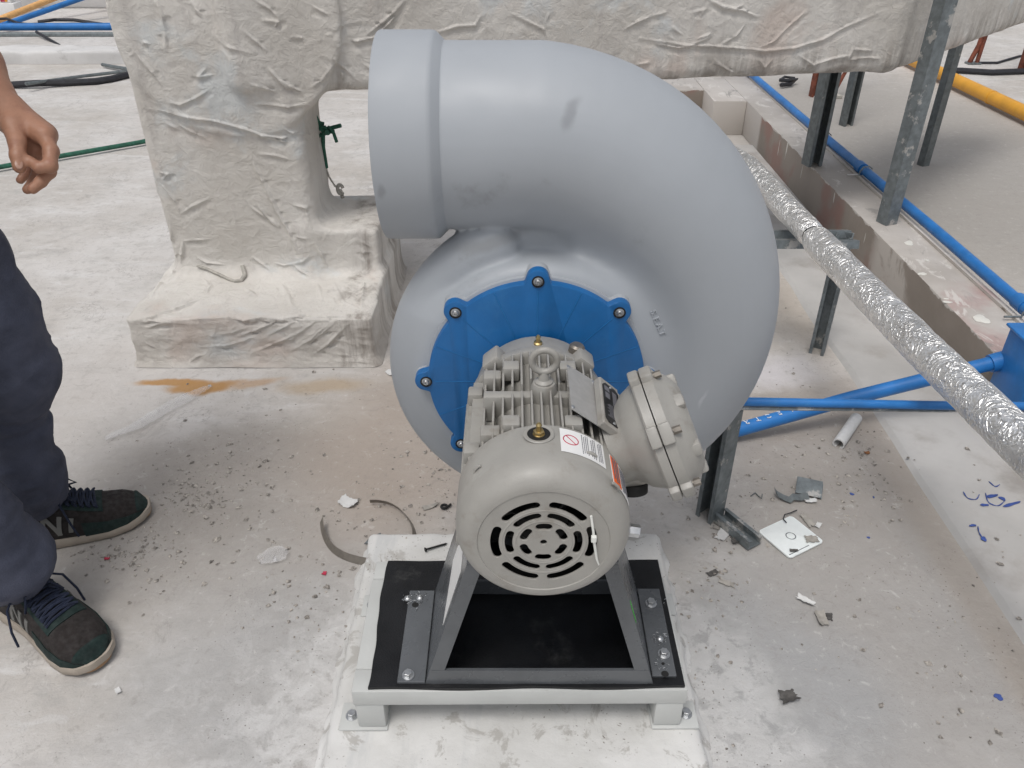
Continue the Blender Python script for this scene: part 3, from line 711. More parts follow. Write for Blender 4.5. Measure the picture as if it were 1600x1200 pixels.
# ------------------------------------------------------------------ foil pipe with its support
def foil_section(y0, y1, name, parent, r=.041):
    ny = int((y1-y0)/.004); nk = 72
    ys = np.linspace(y0, y1, ny); q = np.linspace(0, 2*np.pi, nk, endpoint=False)
    YY, QQ = np.meshgrid(ys, q, indexing='ij')
    def ctr(y): return .697+(2.42-y)*.068+.004*np.sin(y*3)-.8*np.maximum(0, y-2.35)**1.5, .400+.006*np.sin(y*2.2+1)
    p = np.stack([np.cos(QQ)*r*24, YY*17, np.sin(QQ)*r*24], -1).reshape(-1, 3)
    p = p+fbm(p*.8, 2)[:, None]*.7
    n = ridged(p, 2).reshape(YY.shape)-.8; n2 = perlin(np.stack([np.cos(QQ)*1.3, YY*6, np.sin(QQ)*1.3], -1).reshape(-1, 3)).reshape(YY.shape)
    rad = r+.0011*n+.0034*n2
    e = np.minimum(np.abs(YY-y0), np.abs(y1-YY)); rad = rad-.007*np.exp(-e/.008)
    cx, cz = ctr(YY)
    V = np.stack([cx+rad*np.cos(QQ), YY, cz+rad*np.sin(QQ)], -1).reshape(-1, 3)
    F = []
    a = (np.arange(ny-1)[:, None]*nk+np.arange(nk)[None]); b = np.arange(ny-1)[:, None]*nk+(np.arange(nk)[None]+1) % nk
    F = np.stack([a, a+nk, b+nk, b], -1).reshape(-1, 4)
    o = link_mesh(name, np_mesh(name, V, F), M_foil, parent); return ctr
T = thing('foil_wrapped_pipe', (.75, 1.7, .40), 'insulated pipe wrapped in crinkled silver foil, running diagonally at the right', 'insulated pipe')
foil_section(.25, 1.834, 'foil_sleeve', T, .0350); foil_section(1.844, 3.1, 'foil_sleeve', T, .0325)
mb = MB(); mb.tube([(.697+(2.42-.2)*.068, .2, .402), (.697+.68*.068+.002, 1.74, .396), (.697+.48*.068-.002, 1.94, .396)], .022, 20); mb.build('inner_pipe', M_cable, T)
T = thing('pipe_support', (.86, 1.93, 0), 'galvanised strut support with two crossbars under the foil pipe', 'pipe support')
def chan(mb, a, b, w, d, open_dir, t=.003):
    a = Vector(a); b = Vector(b); z = (b-a); L = z.length; M = frame(a, z, Vector(open_dir).cross(z))
    # local: z along, x = width, y open direction (negative y is the back)
    mb.box(-w/2, w/2, d/2-t, d/2, 0, L, M)
    for s in (-1, 1):
        mb.box(min(s*w/2, s*(w/2-t)), max(s*w/2, s*(w/2-t)), -d/2, d/2-t-.0002, 0, L, M)
        mb.box(min(s*(w/2-t-.0002), s*w*.28), max(s*(w/2-t-.0002), s*w*.28), -d/2, -d/2+t, 0, L, M)
mb = MB(); chan(mb, (.862, 1.955, 0), (.862, 1.955, .352), .041, .041, (.5, 1, 0)); mb.build('post', M_galv, T, False)
mb = MB(); chan(mb, (.60, 1.925, .338), (.885, 1.925, .338), .030, .021, (0, .3, 1)); mb.build('crossbar', M_galv, T, False)
mb = MB(); chan(mb, (.60, 1.985, .340), (.885, 1.985, .340), .030, .021, (0, .3, 1)); mb.build('crossbar', M_galv, T, False)
# strut stand by the conduit
g = G(1110, 812); T = thing('strut_stand', (g.x, g.y, 0), 'slotted steel strut standing on the floor right of the blower under the blue conduit', 'strut')
mb = MB(); chan(mb, (g.x, g.y+.012, 0), (g.x, g.y+.012, .275), .041, .041, (1.0, .8, 0)); mb.build('post', M_galv, T, False)
mb = MB(); chan(mb, (g.x+.018, g.y-.0, .015), (g.x+.070, g.y-.085, .015), .035, .021, (0, 0, -1)); mb.build('foot_channel', M_galv, T, False)

# ------------------------------------------------------------------ blower
AX, AZ, DY = .036, .510, 1.020          # shaft axis and front plane of the casing
blower = thing('centrifugal_blower', (AX, .83, .157), 'grey plastic blower with round side outlet, blue cover disc and grey electric motor', 'blower')
ANG = np.array([108, 145, 182, 242, 323, 376, 393, 410, 424, 438, 450.])
ROUT = np.array([.234, .222, .224, .270, .362, .390, .405, .420, .434, .443, .449])
RT = np.array([.038, .042, .048, .072, .116, .130, .132, .131, .129, .1285, .128])
pa = np.linspace(108, 450, 92)
po = np.interp(pa, ANG, ROUT); prt = np.interp(pa, ANG, RT)
ksm = np.array([.25, .5, .25])
for _ in range(60):
    for arr in (po, prt): arr[1:-1] = np.convolve(arr, ksm, 'valid')
prc = po-prt
path = np.stack([prc*np.cos(np.radians(pa)), .066+(prt-.03)*.65, prc*np.sin(np.radians(pa))], 1)
path = np.vstack([path, [-.06, path[-1, 1], path[-1, 2]], [-.19, path[-1, 1], path[-1, 2]]]); prt = np.append(prt, [.128, .128])
def casing(p):
    d = np.full(len(p), 9.)
    for i in range(len(path)-1):
        a, b = path[i], path[i+1]
        d = np.minimum(d, sd_cone(p, a, b, prt[i], prt[i+1])) if i else sd_cone(p, a, b, prt[i], prt[i+1])
    r = np.hypot(p[:, 0], p[:, 2]); q = np.stack([r-(.178-.022), np.abs(p[:, 1]-.075)-(.070-.022)], 1)
    dr = np.linalg.norm(np.maximum(q, 0), axis=1)+np.minimum(q.max(1), 0)-.022
    k = np.where((p[:, 2] > .12) & (p[:, 0] < .02), .012, .035)
    k = .012+.043*np.clip(np.maximum((.14-p[:, 2])/.05, (p[:, 0]+.02)/.08), 0, 1)
    d = smin(d, dr, k)
    d = smin(d, sd_cone(p, (-.035, .10, .195), (.06, .105, .20), .036, .04), .012)
    return np.where(p[:, 2] > .192, np.maximum(d, -.19-p[:, 0]), d)
V, F = surface(casing, (-.31, -.035, -.37), (.44, .31, .48), .0065, 2)
V = V+np.array([AX, DY, AZ]); cas_bvh = BVHTree.FromPolygons([tuple(v) for v in V], [tuple(f) for f in F])
me = np_mesh('volute_casing', V, F)
tmp = bpy.data.objects.new('tmp', me); C.objects.link(tmp); sm = tmp.modifiers.new('s', 'SUBSURF'); sm.levels = 1
dg = bpy.context.evaluated_depsgraph_get(); me = bpy.data.meshes.new_from_object(tmp.evaluated_get(dg)); bpy.data.objects.remove(tmp)
casing_o = link_mesh('volute_casing', me, M_casing, blower)
cy, cz = DY+path[-1, 1], AZ+.321
mb = MB(); mb.lathe([(.127, -.005), (.1285, .0), (.1385, .010), (.1405, .013), (.1412, .018), (.1412, .0855), (.1402, .0875), (.134, .0875), (.132, .085), (.132, .02), (.120, .0)], (AX-.128, cy, cz), (-1, 0, .0), 128, (False, False))
mb.build('outlet_collar', M_casing, blower, auto=28)
mb = MB(); mb.lathe([(.128, 0), (.128, .10), (.118, .10), (.118, 0)], (AX-.118, cy, cz), (-1, 0, 0), 96, (False, False)); mb.lathe([(.119, 0), (.0, .0)], (AX-.10, cy, cz), (-1, 0, 0), 64, (False, False))
mb.build('outlet_pipe', M_casing, blower)
# raised letters on the casing
pc = [(1020.5, 489), (1023.5, 497), (1026, 502.5), (1028.5, 510), (1031, 515.5), (1034, 521)]
def cas(px, py):
    d = (P(px, py, 1.0)-cam.location).normalized(); return cas_bvh.ray_cast(cam.location, d)
for ch, q in zip(['S.', 'E.', 'A.', 'T'], [(1021, 489), (1025.5, 500), (1030, 510), (1034.5, 520)]):
    h, n = cas(*q)[:2]; a = cas(1019, 484)[0]; b = cas(1036, 524)[0]
    me = textmesh(ch, .0128, .0010, bev=.0003); me.transform(frame(h+n*.0008, n, b-a)); 
    o = link_mesh('raised_lettering', me, M_casing, casing_o, False)

def Mf(y): return Matrix(((1, 0, 0, AX), (0, 0, -1, y), (0, 1, 0, AZ), (0, 0, 0, 1)))   # local xy -> X,Z ; local z -> -Y
def disc_outline(R0, lr, lc, n=720):
    out = []
    for i in range(n):
        t = 2*math.pi*i/n; r = R0
        for k in range(8):
            tk = math.pi/2+k*math.pi/4; dl = (t-tk+math.pi) % (2*math.pi)-math.pi
            s_ = lc*math.sin(dl)
            if abs(dl) < .3 and abs(s_) < lr:
                r = max(r, lc*math.cos(dl)+math.sqrt(lr*lr-s_*s_))
        out.append((r*math.cos(t), r*math.sin(t)))
    pts = np.array(out)
    for _ in range(3): pts = (np.roll(pts, 1, 0)+2*pts+np.roll(pts, -1, 0))/4
    return pts.tolist()
mb = MB(); mb.prism(disc_outline(.165, .0175, .1640), Mf(DY+.016), 0, .0145, .001); mb.build('casing_rim', M_casing, blower)
mb = MB(); mb.prism(disc_outline(.1605, .0170, .1640), Mf(DY+.0015), -.004, .014, .0018)
cover = mb.build('cover_disc', M_blue, blower)
cy0 = DY+.0015-.014
mb = MB()
for k in range(16):
    t = math.pi/2+k*math.pi/8; M = Mf(cy0) @ Matrix.Rotation(t, 4, 'Z'); mb.box(.07, .1585 if k % 2 else .150, -.0006, .0006, -.001, .0005, M)
mb.build('mould_line', M_line, cover, smooth=False)
mb = MB(); mb.lathe([(.0068, 0), (.0068, .0005), (.0046, .0012), (.0044, .0036), (.0036, .0046), (.0022, .0048), (.0022, .0028), (.0, .0028)], (0, 0, 0), (0, 0, 1), 20, (False, False))
scr = mb.mesh('cap_screw'); mb = MB(); mb.lathe([(.0088, 0), (.0088, .0012), (.0068, .0012), (.0068, .0006)], (0, 0, 0), (0, 0, 1), 24, (True, False)); rng_ = mb.mesh('screw_seat')
for k in range(8):
    t = math.pi/2+k*math.pi/4; c = Vector((AX+.1640*math.cos(t), cy0, AZ+.1640*math.sin(t)))
    for nm, m_, mt in (('cap_screw', scr, M_steel), ('screw_seat', rng_, M_dark)):
        mm = m_.copy(); mm.transform(frame(c, (0, -1, 0))); link_mesh(nm, mm, mt, cover, auto=40)

# ---- bolts
def hexbolt(mb, c, n, r=.006, wr=.0095, h=.006):
    M = frame(c, n)
    mb.lathe([(wr, 0), (wr, .0012), (wr*.95, .0016), (.0, .0016)], c, n, 20, (True, False))
    out = [(r*1.12*math.cos(k*math.pi/3), r*1.12*math.sin(k*math.pi/3)) for k in range(6)]
    mb.prism(out, M, .0016, .0016+h, r*.12)
def add_bolt(name, c, n, parent, mat=None, **k):
    mb = MB(); hexbolt(mb, Vector(c), Vector(n), **k); return mb.build(name, mat or M_steel, parent, auto=25)

# ------------------------------------------------------------------ motor
motor_mb = MB()
Yc0, Yc1, Yb = .668, .757, .935         # cowl front, cowl rear, rear bell start
core = .079
mb = motor_mb
mb.lathe([(.05, 0), (core, 0), (core, Yb-.750), (.05, Yb-.750)], (AX, .750, AZ), (0, 1, 0), 64)
def finbox(x, z0, z1, y0, y1, w=.0028):
    mb.box(AX+x-w/2, AX+x+w/2, y0, y1, AZ+z0, AZ+z1, None, .0006, 1)
for i in range(-6, 7):                   # vertical fins, top and bottom, in two banks
    x = i*.0118; zt = math.sqrt(max(.1005**2-x*x, 0))
    for sgn in (1, -1):
        lo, hi = sorted((sgn*.055, sgn*min(zt, .0985 if abs(x) < .03 else zt)))
        finbox(x, lo, hi, .7578, .8355 if sgn > 0 else .93); 
        if sgn > 0: finbox(x, lo, hi, .8505+(.012 if abs(x) < .013 else 0), .93)
for i in range(-4, 5):                   # horizontal fins at the sides
    z = i*.0118; xt = math.sqrt(max(.1005**2-z*z, 0))
    for sgn in (1, -1):
        lo, hi = sorted((AX+sgn*.055, AX+sgn*xt)); mb.box(lo, hi, .7578, .93, AZ+z-.0014, AZ+z+.0014, None, .0006, 1)
# corner bosses and mid band
for sx in (-1, 1):
    for (y0, y1) in ((.765, .787), (.890, .912)):
        for (xx, zz_, w, h) in ((.037, .087, .011, .012), (.062, .072, .012, .012), (.085, .046, .010, .012)):
            if sx > 0 and xx > .05: continue
            mb.box(AX+sx*xx-w, AX+sx*xx+w, y0, y1, AZ+zz_-h, AZ+zz_+h*.75, None, .003, 2)
        mb.box(AX+sx*.088-.012, AX+sx*.088+.012, y0-.004, y1+.004, AZ-.09, AZ-.035, None, .004, 2)
mb.box(AX-.072, AX+.05, .835, .851, AZ+.05, AZ+.088, None, .003, 2)
mb.lathe([(.0175, 0), (.0165, .026), (.014, .032), (0, .033)], (AX+.004, .8475, AZ+.070), (0, 0, 1), 24, (True, False))
# feet
for sx in (-1, 1): mb.box(AX+sx*.088-.022, AX+sx*.088+.018, .775, .915, AZ-.109, AZ-.092, None, .003, 2)
motor = mb.build('motor_body', M_motor, blower, auto=40)
# rear end bell toward the casing
mb = MB(); mb.lathe([(.06, 0), (.090, 0), (.096, .004), (.096, .016), (.092, .022), (.090, .030), (.088, .058), (.082, .066), (.05, .066)], (AX, Yb-.004, AZ), (0, 1, 0), 72)
for t in (50, 130, 230, 310):
    c = (AX+.093*math.cos(R(t)), AZ+.093*math.sin(R(t)))
    M = Matrix.Translation((c[0], Yb+.012, c[1])) @ Matrix.Rotation(R(90-t), 4, 'Y')
    mb.box(-.014, .014, -.016, .020, -.012, .012, M, .004, 2)
mb.build('end_bell', M_motor, motor)
mb = MB(); mb.lathe([(.068, 0), (.068, .022)], (AX, Yb+.058, AZ), (0, 1, 0), 48); mb.build('shaft_neck', M_dark, motor)
mb = MB(); c = (AX+.052, Yb+.03, AZ+.072); mb.lathe([(.011, 0), (.011, .014), (.008, .017), (0, .017)], c, (.2, 0, 1), 20, (True, False)); mb.build('drain_plug', M_wrap, motor)
mb = MB(); c = Vector((AX-.0, Yb+.030, AZ+.088)); mb.lathe([(.006, 0), (.006, .005), (.0035, .006), (.003, .012), (.0036, .014), (.002, .017), (0, .017)], c, (0, -.2, 1), 16, (True, False)); mb.build('grease_nipple', M_brass, motor)
# eyebolt
ec = Vector((AX+.004, .8475, AZ+.1335))
mb = MB(); mb.tube([ec+Vector((.0155*math.cos(t), .0, .0155*math.sin(t))) for t in np.linspace(0, 2*math.pi, 40, endpoint=False)], .0045, 14, closed=True)
mb.lathe([(.0115, -.0335), (.0115, -.029), (.0075, -.026), (.006, -.020), (.005, -.016)], ec, (0, 0, 1), 24)
mb.build('eyebolt', M_motor, motor)
# cowl
mb = MB(); prof = [(.0985, .0), (.1015, .0), (.1020, .002), (.1022, .055)]
for t in np.linspace(0, math.pi/2, 14): prof.append((.0785+.0237*math.cos(t), .055+.0335*math.sin(t)))
prof += [(.0762, .0886), (.0750, .0872), (.0744, .0850)]
mb.lathe(prof, (AX, Yc1, AZ), (0, -1, 0), 128, (False, False))
cowl = mb.build('fan_cowl', M_motor, blower, auto=50)
yf = Yc1-.0850
cu = bpy.data.curves.new('g', 'CURVE'); cu.dimensions = '2D'; cu.fill_mode = 'BOTH'; cu.extrude = .0009; cu.bevel_depth = .0006; cu.bevel_resolution = 2
def spl(pts):
    s_ = cu.splines.new('POLY'); s_.points.add(len(pts)-1); s_.use_cyclic_u = True
    for p_, q in zip(s_.points, pts): p_.co = (q[0], q[1], 0, 1)
def slot(r0, r1, a0, a1):
    rm, w = (r0+r1)/2, (r1-r0)/2; out = []
    for t in np.linspace(a0, a1, 16): out.append((r1*math.cos(t), r1*math.sin(t)))
    c = (rm*math.cos(a1), rm*math.sin(a1))
    for u in np.linspace(0, math.pi, 8)[1:-1]: out.append((c[0]+w*math.cos(a1+u), c[1]+w*math.sin(a1+u)))
    for t in np.linspace(a1, a0, 16): out.append((r0*math.cos(t), r0*math.sin(t)))
    c = (rm*math.cos(a0), rm*math.sin(a0))
    for u in np.linspace(math.pi, 2*math.pi, 8)[1:-1]: out.append((c[0]+w*math.cos(a0+u), c[1]+w*math.sin(a0+u)))
    return out
spl([(.0752*math.cos(t), .0752*math.sin(t)) for t in np.linspace(0, 2*math.pi, 128, endpoint=False)])
for k in range(6):
    t = R(60*k); spl(slot(.0505, .0615, t-R(20), t+R(20))); spl(slot(.0350, .0450, t-R(19), t+R(19)))
    t += R(30); spl(slot(.0185, .0290, t-R(12), t+R(12)))
spl([(.0045*math.cos(t), .0045*math.sin(t)) for t in np.linspace(0, 2*math.pi, 24, endpoint=False)])
to = bpy.data.objects.new('g', cu); C.objects.link(to); dg = bpy.context.evaluated_depsgraph_get()
me = bpy.data.meshes.new_from_object(to.evaluated_get(dg)); bpy.data.objects.remove(to)
me.transform(Mf(yf-.001)); link_mesh('grille', me, M_motor, cowl, auto=30)
mb = MB()
for r in (.0478, .0322):                 # raised rings between the slots
    mb.tube([(AX+r*math.cos(t), yf-.0010, AZ+r*math.sin(t)) for t in np.linspace(0, 2*math.pi, 96, endpoint=False)], .0022, 8, closed=True)
mb.build('grille_ring', M_motor, cowl)
mb = MB(); mb.lathe([(.074, .0), (.0985, .03), (.0985, .084)], (AX, Yc1-.084, AZ), (0, 1, 0), 64, (False, False))
mb.lathe([(.03, 0), (.03, .035), (.012, .045), (.012, .05)], (AX, .70, AZ), (0, 1, 0), 32)
for k in range(7):
    M = Matrix.Translation((AX, .70, AZ)) @ Matrix.Rotation(2*math.pi*k/7, 4, 'Y'); mb.box(.02, .07, .0, .035, -.0015, .0015, M)
mb.build('cooling_fan', M_dark, cowl)
# recess with grease fitting on the cowl, tabs and screws
def on_cowl(ang, y, off=.0): return Vector((AX+(.1022+off)*math.cos(R(ang)), y, AZ+(.1022+off)*math.sin(R(ang)))), Vector((math.cos(R(ang)), 0, math.sin(R(ang))))
c, n = on_cowl(90.8, .7385)
mb = MB(); mb.lathe([(.0175, .0), (.0182, .0012), (.0168, .0022), (.0135, .0014), (.0132, -.001)], c+Vector((-.004, 0, -.0006)), n, 32, (False, False)); mb.build('fitting_recess', M_motor, cowl)
mb = MB(); mb.lathe([(.0134, .0), (0, .0)], c+Vector((-.004, 0, .0003)), n, 32, (False, False)); mb.build('recess_floor', M_dark, cowl)
mb = MB(); hexbolt(mb, c+Vector((-.004, -.001, .0004)), n, r=.0058, wr=.007, h=.004); mb.lathe([(.0032, .005), (.003, .011), (.0036, .013), (.002, .0155), (0, .0155)], c+Vector((-.004, -.001, .0004)), n, 16, (True, False)); mb.build('grease_fitting', M_brass, cowl)
for ang, y in ((137, .715), (58.5, .719), (40, .69)):
    c, n = on_cowl(ang, y); mb = MB(); s_ = Vector((n.z, 0, -n.x)); mb.tube([c-s_*.006+n*.0, c-s_*.003+n*.0024, c+s_*.003+n*.0028, c+s_*.0065+n*.0012], .0019, 8); mb.build('tab', M_motor, cowl)
add_bolt('cowl_bolt', (AX+.1015, .703, AZ-.012), (1, -.1, -.1), cowl, r=.007, wr=.008, h=.012)
# stickers on the cowl
def curved(a0, a1, y0, y1, off, nseg=14):
    V = []; F = []
    for i in range(nseg+1):
        a = a0+(a1-a0)*i/nseg
        for y in (y0, y1):
            for o_ in (off, off+.0004): 
                c, _n = on_cowl(a, y, o_); V.append(c)
    for i in range(nseg):
        b = 4*i; F += [(b+1, b+3, b+7, b+5), (b, b+4, b+6, b+2), (b, b+1, b+5, b+4), (b+2, b+6, b+7, b+3)]
    F += [(0, 2, 3, 1), (4*nseg, 4*nseg+1, 4*nseg+3, 4*nseg+2)]
    return V, F
mb = MB(); mb.add(*curved(79.5, 47, .7085, .7515, .0006)); st1 = mb.build('safety_sticker', M_white, cowl, auto=30)
mb = MB(); ps = []
for t in np.linspace(0, 2*math.pi, 40, endpoint=False):
    c, n = on_cowl(72.5+5.0*math.cos(t), .7322+.0085*math.sin(t), .0011); ps.append(c)
mb.tube(ps, .0006, 6, closed=True)
mb.tube([on_cowl(72.5+5.0*math.cos(t), .7322+.0085*math.sin(t), .0011)[0] for t in (math.pi*1.25+.1, math.pi/4+.1)], .0006, 6)
mb.build('ban_symbol', M_red, cowl)
mb = MB()
for i in range(12):
    if i in (4, 8): continue
    a = 64.9-i*1.38; y0 = .711+(.002 if i % 3 else 0); y = .7485-(.003 if i % 4 == 1 else 0)
    while y > y0+.003:
        L = random.uniform(.0015, .0045); mb.add(*curved(a, a-.42, max(y-L, y0), y, .0011, 1)); y -= L+.0009
mb.build('print_lines', M_ink, cowl, smooth=False)
mb = MB(); mb.add(*curved(41, 18, .696, .746, .0006)); st2 = mb.build('warning_sticker', M_white, cowl, auto=30)
mb = MB(); mb.add(*curved(40.2, 31.5, .6975, .7445, .0011)); mb.build('orange_band', M_orange, cowl)
mb = MB()
for i in range(3):
    a = 39-i*2.3; y = .7425
    while y > .7045:
        L = random.uniform(.001, .003); mb.add(*curved(a, a-1.2, y-L, y, .0016, 1)); y -= L+.0009
for i in range(7):
    a = 30-i*1.5; y = .7425
    while y > .704:
        L = random.uniform(.001, .004); mb.add(*curved(a, a-.5, y-L, y, .0011, 1)); y -= L+.0009
mb.build('print_lines', M_ink, cowl, smooth=False)
# nameplates on the upper right of the motor body
def plate(px4, y_ref, name, mat, t=.0012):
    """px4: measured corner positions relative to the axis: (dx, y, dz)"""
    q = [Vector((AX+a, b, AZ+c)) for a, b, c in px4]; n = (q[1]-q[0]).cross(q[3]-q[0]).normalized()
    if n.z < 0: n = -n
    mb = MB(); mb.add([v for v in q]+[v+n*t for v in q], [(0, 1, 2, 3), (7, 6, 5, 4), (0, 4, 5, 1), (1, 5, 6, 2), (2, 6, 7, 3), (3, 7, 4, 0)])
    return mb.build(name, mat, motor, smooth=False), q, n
np1, q, n = plate([(.034, .880, .108), (.070, .874, .086), (.070, .772, .086), (.034, .780, .108)], 0, 'nameplate', M_stainl)
for c in q:
    ctr = (q[0]+q[2])/2; cc = c.lerp(ctr, .10); mb = MB(); mb.lathe([(.0028, .001), (.0024, .0022), (0, .0028)], cc, n, 12, (True, False)); mb.build('rivet', M_steel, motor)
mb = MB(); M = frame(q[1].lerp(q[3], .12)+n*.0013+Vector((-.012, -.022, .006)), n, q[1]-q[0])
for i in range(3):
    x = -.007
    while x < .004: L = random.uniform(.001, .003); mb.box(x, x+L, i*.005-.004, i*.005-.001, 0, .0002, M); x += L+.0008
for i in range(9):
    x = -.036
    while x < -.0:
        L = random.uniform(.0015, .006)
        if random.random() < .35: mb.box(x, x+L, -.006-i*.009, -.0055-i*.009, 0, .00015, M)
        x += L+.003
mb.build('engraving', simple('engraving', (.3, .3, .3), .5, .6), motor, smooth=False)
# housing pad carrying the small plate and the conduit box
dirb = Vector((.93, .04, .385)).normalized()
mb = MB(); Mx = frame((AX, .820, AZ), dirb, (0, -1, 0))
mb.box(-.052, .056, -.026, .050, .055, .125, Mx, .006, 2)
mb.box(-.058, .062, -.030, .030, .070, .098, Mx, .005, 2)
mb.build('conduit_pad', M_motor, motor)
nb = Vector((.66, -.05, .75)).normalized()
mb = MB(); Mp = frame(Vector((AX+.0865, .815, AZ+.0885)), nb, (0, -1, 0))
mb.box(-.05, .044, -.017, .017, -.012, .0, Mp, .002, 1); mb.build('plate_bracket', M_motor, motor, smooth=False)
oc = [(-.040, -.009), (-.034, -.0135), (.034, -.0135), (.040, -.009), (.040, .009), (.034, .0135), (-.034, .0135), (-.040, .009)]
mb = MB(); mb.prism(oc, Mp, .0002, .0014, 0); mb.build('rating_plate', M_black, motor, smooth=False)
mb = MB()
mb.box(-.033, -.023, -.0115, -.003, .0015, .0017, Mp); mb.box(-.020, -.008, -.011, -.003, .0015, .0017, Mp); mb.box(-.030, .0, .002, .0095, .0015, .0017, Mp)
for k in range(9): mb.box(.003+k*.003, .0045+k*.003, random.uniform(-.010, -.006), random.uniform(.0, .009), .0015, .0017, Mp)
mb.build('plate_marking', M_ink, motor, smooth=False)
for x in (-.0365, .0365): mb = MB(); mb.lathe([(.0024, .001), (.002, .0024), (0, .0028)], Mp @ Vector((x, 0, .0)), nb, 12, (True, False)); mb.build('rivet', M_steel, motor)
# conduit box: round body, two flanges, domed cover
bc = Vector((AX, .792, AZ)); u = dirb
box_o = None
mb = MB(); mb.lathe([(.045, .095), (.046, .112), (.052, .120), (.060, .128), (.067, .142), (.069, .148)], bc, u, 64); 
mb.build('conduit_box', M_motor, blower, auto=40); box_o = bpy.data.objects['conduit_box']
mb = MB(); mb.lathe([(.020, 0), (.020, .014), (.015, .016), (.0, .016)], bc+u*.112+Vector((.012, -.012, -.048)), (.05, -.3, -1), 32, (True, False)); mb.build('cable_entry', M_dark, box_o)
def lugs(mb, h0, h1, n, rr, w, L, ph):
    for k in range(n):
        t = ph+2*math.pi*k/n; M = frame(bc+u*((h0+h1)/2), u, (0, -1, 0)) @ Matrix.Rotation(t, 4, 'Z')
        mb.box(rr-L, rr+.008, -w, w, -(h1-h0)/2, (h1-h0)/2, M, .003, 2)
mb = MB(); mb.lathe([(.05, .146), (.079, .146), (.081, .148), (.081, .1585), (.05, .1585)], bc, u, 72); lugs(mb, .1455, .1588, 6, .080, .013, .02, R(25)); mb.build('box_flange', M_motor, box_o, auto=40)
mb = MB(); mb.lathe([(.05, .1600), (.081, .1600), (.081, .172), (.079, .174), (.072, .178), (.068, .184), (.060, .192), (.052, .197), (.044, .199), (.042, .197), (.0, .197)], bc, u, 72, (True, False)); lugs(mb, .1595, .1745, 6, .080, .013, .02, R(25))
for k in range(6):
    t = R(55)+2*math.pi*k/6; M = frame(bc+u*.191, u, (0, -1, 0)) @ Matrix.Rotation(t, 4, 'Z'); mb.box(.046, .0635, -.009, .009, -.018, .008, M, .004, 2)
mb.build('box_cover', M_motor, box_o, auto=40)
for k in range(6):
    t = R(25)+2*math.pi*k/6; c = frame(bc+u*.1747, u, (0, -1, 0)) @ Vector((.0775*math.cos(t), .0775*math.sin(t), 0))
    add_bolt('box_bolt', c, u, box_o, r=.0042, wr=.0048, h=.008, mat=M_wrap)

# ------------------------------------------------------------------ stand of the blower
zb = .157; y0s, y1s = .744, .918; xc = .0395
hb, ht, zt = .1655, .098, .398
def hx(z): return hb+(ht-hb)*(z-zb)/(zt-zb)
stand = None
mb = MB()
t_ = .004
for s_ in (-1, 1):
    # side panel
    a = [(xc+s_*hb, zb), (xc+s_*ht, zt)]
    Vv = []
    for (x, z) in a:
        for y in (y0s, y1s):
            Vv += [(x, y, z), (x-s_*t_, y, z)]
    mb.add(Vv, [(0, 2, 6, 4), (1, 5, 7, 3), (0, 1, 3, 2), (4, 6, 7, 5), (0, 4, 5, 1), (2, 3, 7, 6)])
    # front and back legs as folded edges
    for yy, y2 in ((y0s-.0003, y0s+.004), (y1s-.004, y1s+.0003)):
        w = .021; Vv = []
        for (x, z) in ((xc+s_*(hb+.0002), zb), (xc+s_*(ht+.0002), zt)):
            Vv += [(x, yy, z), (x-s_*w, yy, z), (x, y2, z), (x-s_*w, y2, z)]
        mb.add(Vv, [(0, 1, 5, 4), (2, 6, 7, 3), (0, 4, 6, 2), (1, 3, 7, 5), (0, 2, 3, 1), (4, 5, 7, 6)])
mb.box(xc-hb+.008, xc+hb-.008, y0s-.0009, y0s+.0037, zb, zb+.030); mb.box(xc-hb+.022, xc+hb-.022, y1s-.004, y1s+.0003, zb, zb+.030)
mb.box(xc-hb+.006, xc+hb-.006, y0s+.0042, y0s+.022, zb+.001, zb+.005)
mb.box(xc-ht, xc+ht, y0s, y1s, zt+.0003, zt+.006)
stand = mb.build('motor_stand', M_stand, blower, smooth=False)
mb = MB(); mb.box(xc-hb-.041, xc-hb-.0003, y0s-.001, y1s-.0, zb, zb+.005, None, .0008, 1); mb.build('mounting_flange', M_stand, stand, smooth=False)
mb = MB(); mb.box(xc+hb+.0003, xc+hb+.036, y0s+.010, y1s+.004, zb, zb+.005, None, .0008, 1); mb.build('mounting_flange', M_stand, stand, smooth=False)
zf = zb+.005
for px, py, k in ((638, 1055, 1), (1017, 943, 1), (1037, 1022, 1)):
    g = G(px, py, zf); add_bolt('stand_bolt', g, (0, 0, 1), stand, r=.0058, wr=.0092, h=.006)
for px, py in ((637, 935), (656, 934), (1031, 998)):
    g = G(px, py, zf); mb = MB(); mb.lathe([(.0062, 0), (.0058, .0012), (.0035, .0035), (.001, .004), (0, .0032)], g, (0, 0, 1), 20, (True, False)); mb.build('pan_screw', M_steel, stand)
for px, py in ((649, 945), (1039, 1053), (1036, 1037)):
    g = G(px, py, zf); r = .0055 if px != 1036 else .0025; mb = MB(); mb.lathe([(r, .0003), (0, .0003)], g, (0, 0, 1), 20, (False, False)); mb.build('open_hole', M_dark, stand, smooth=False)
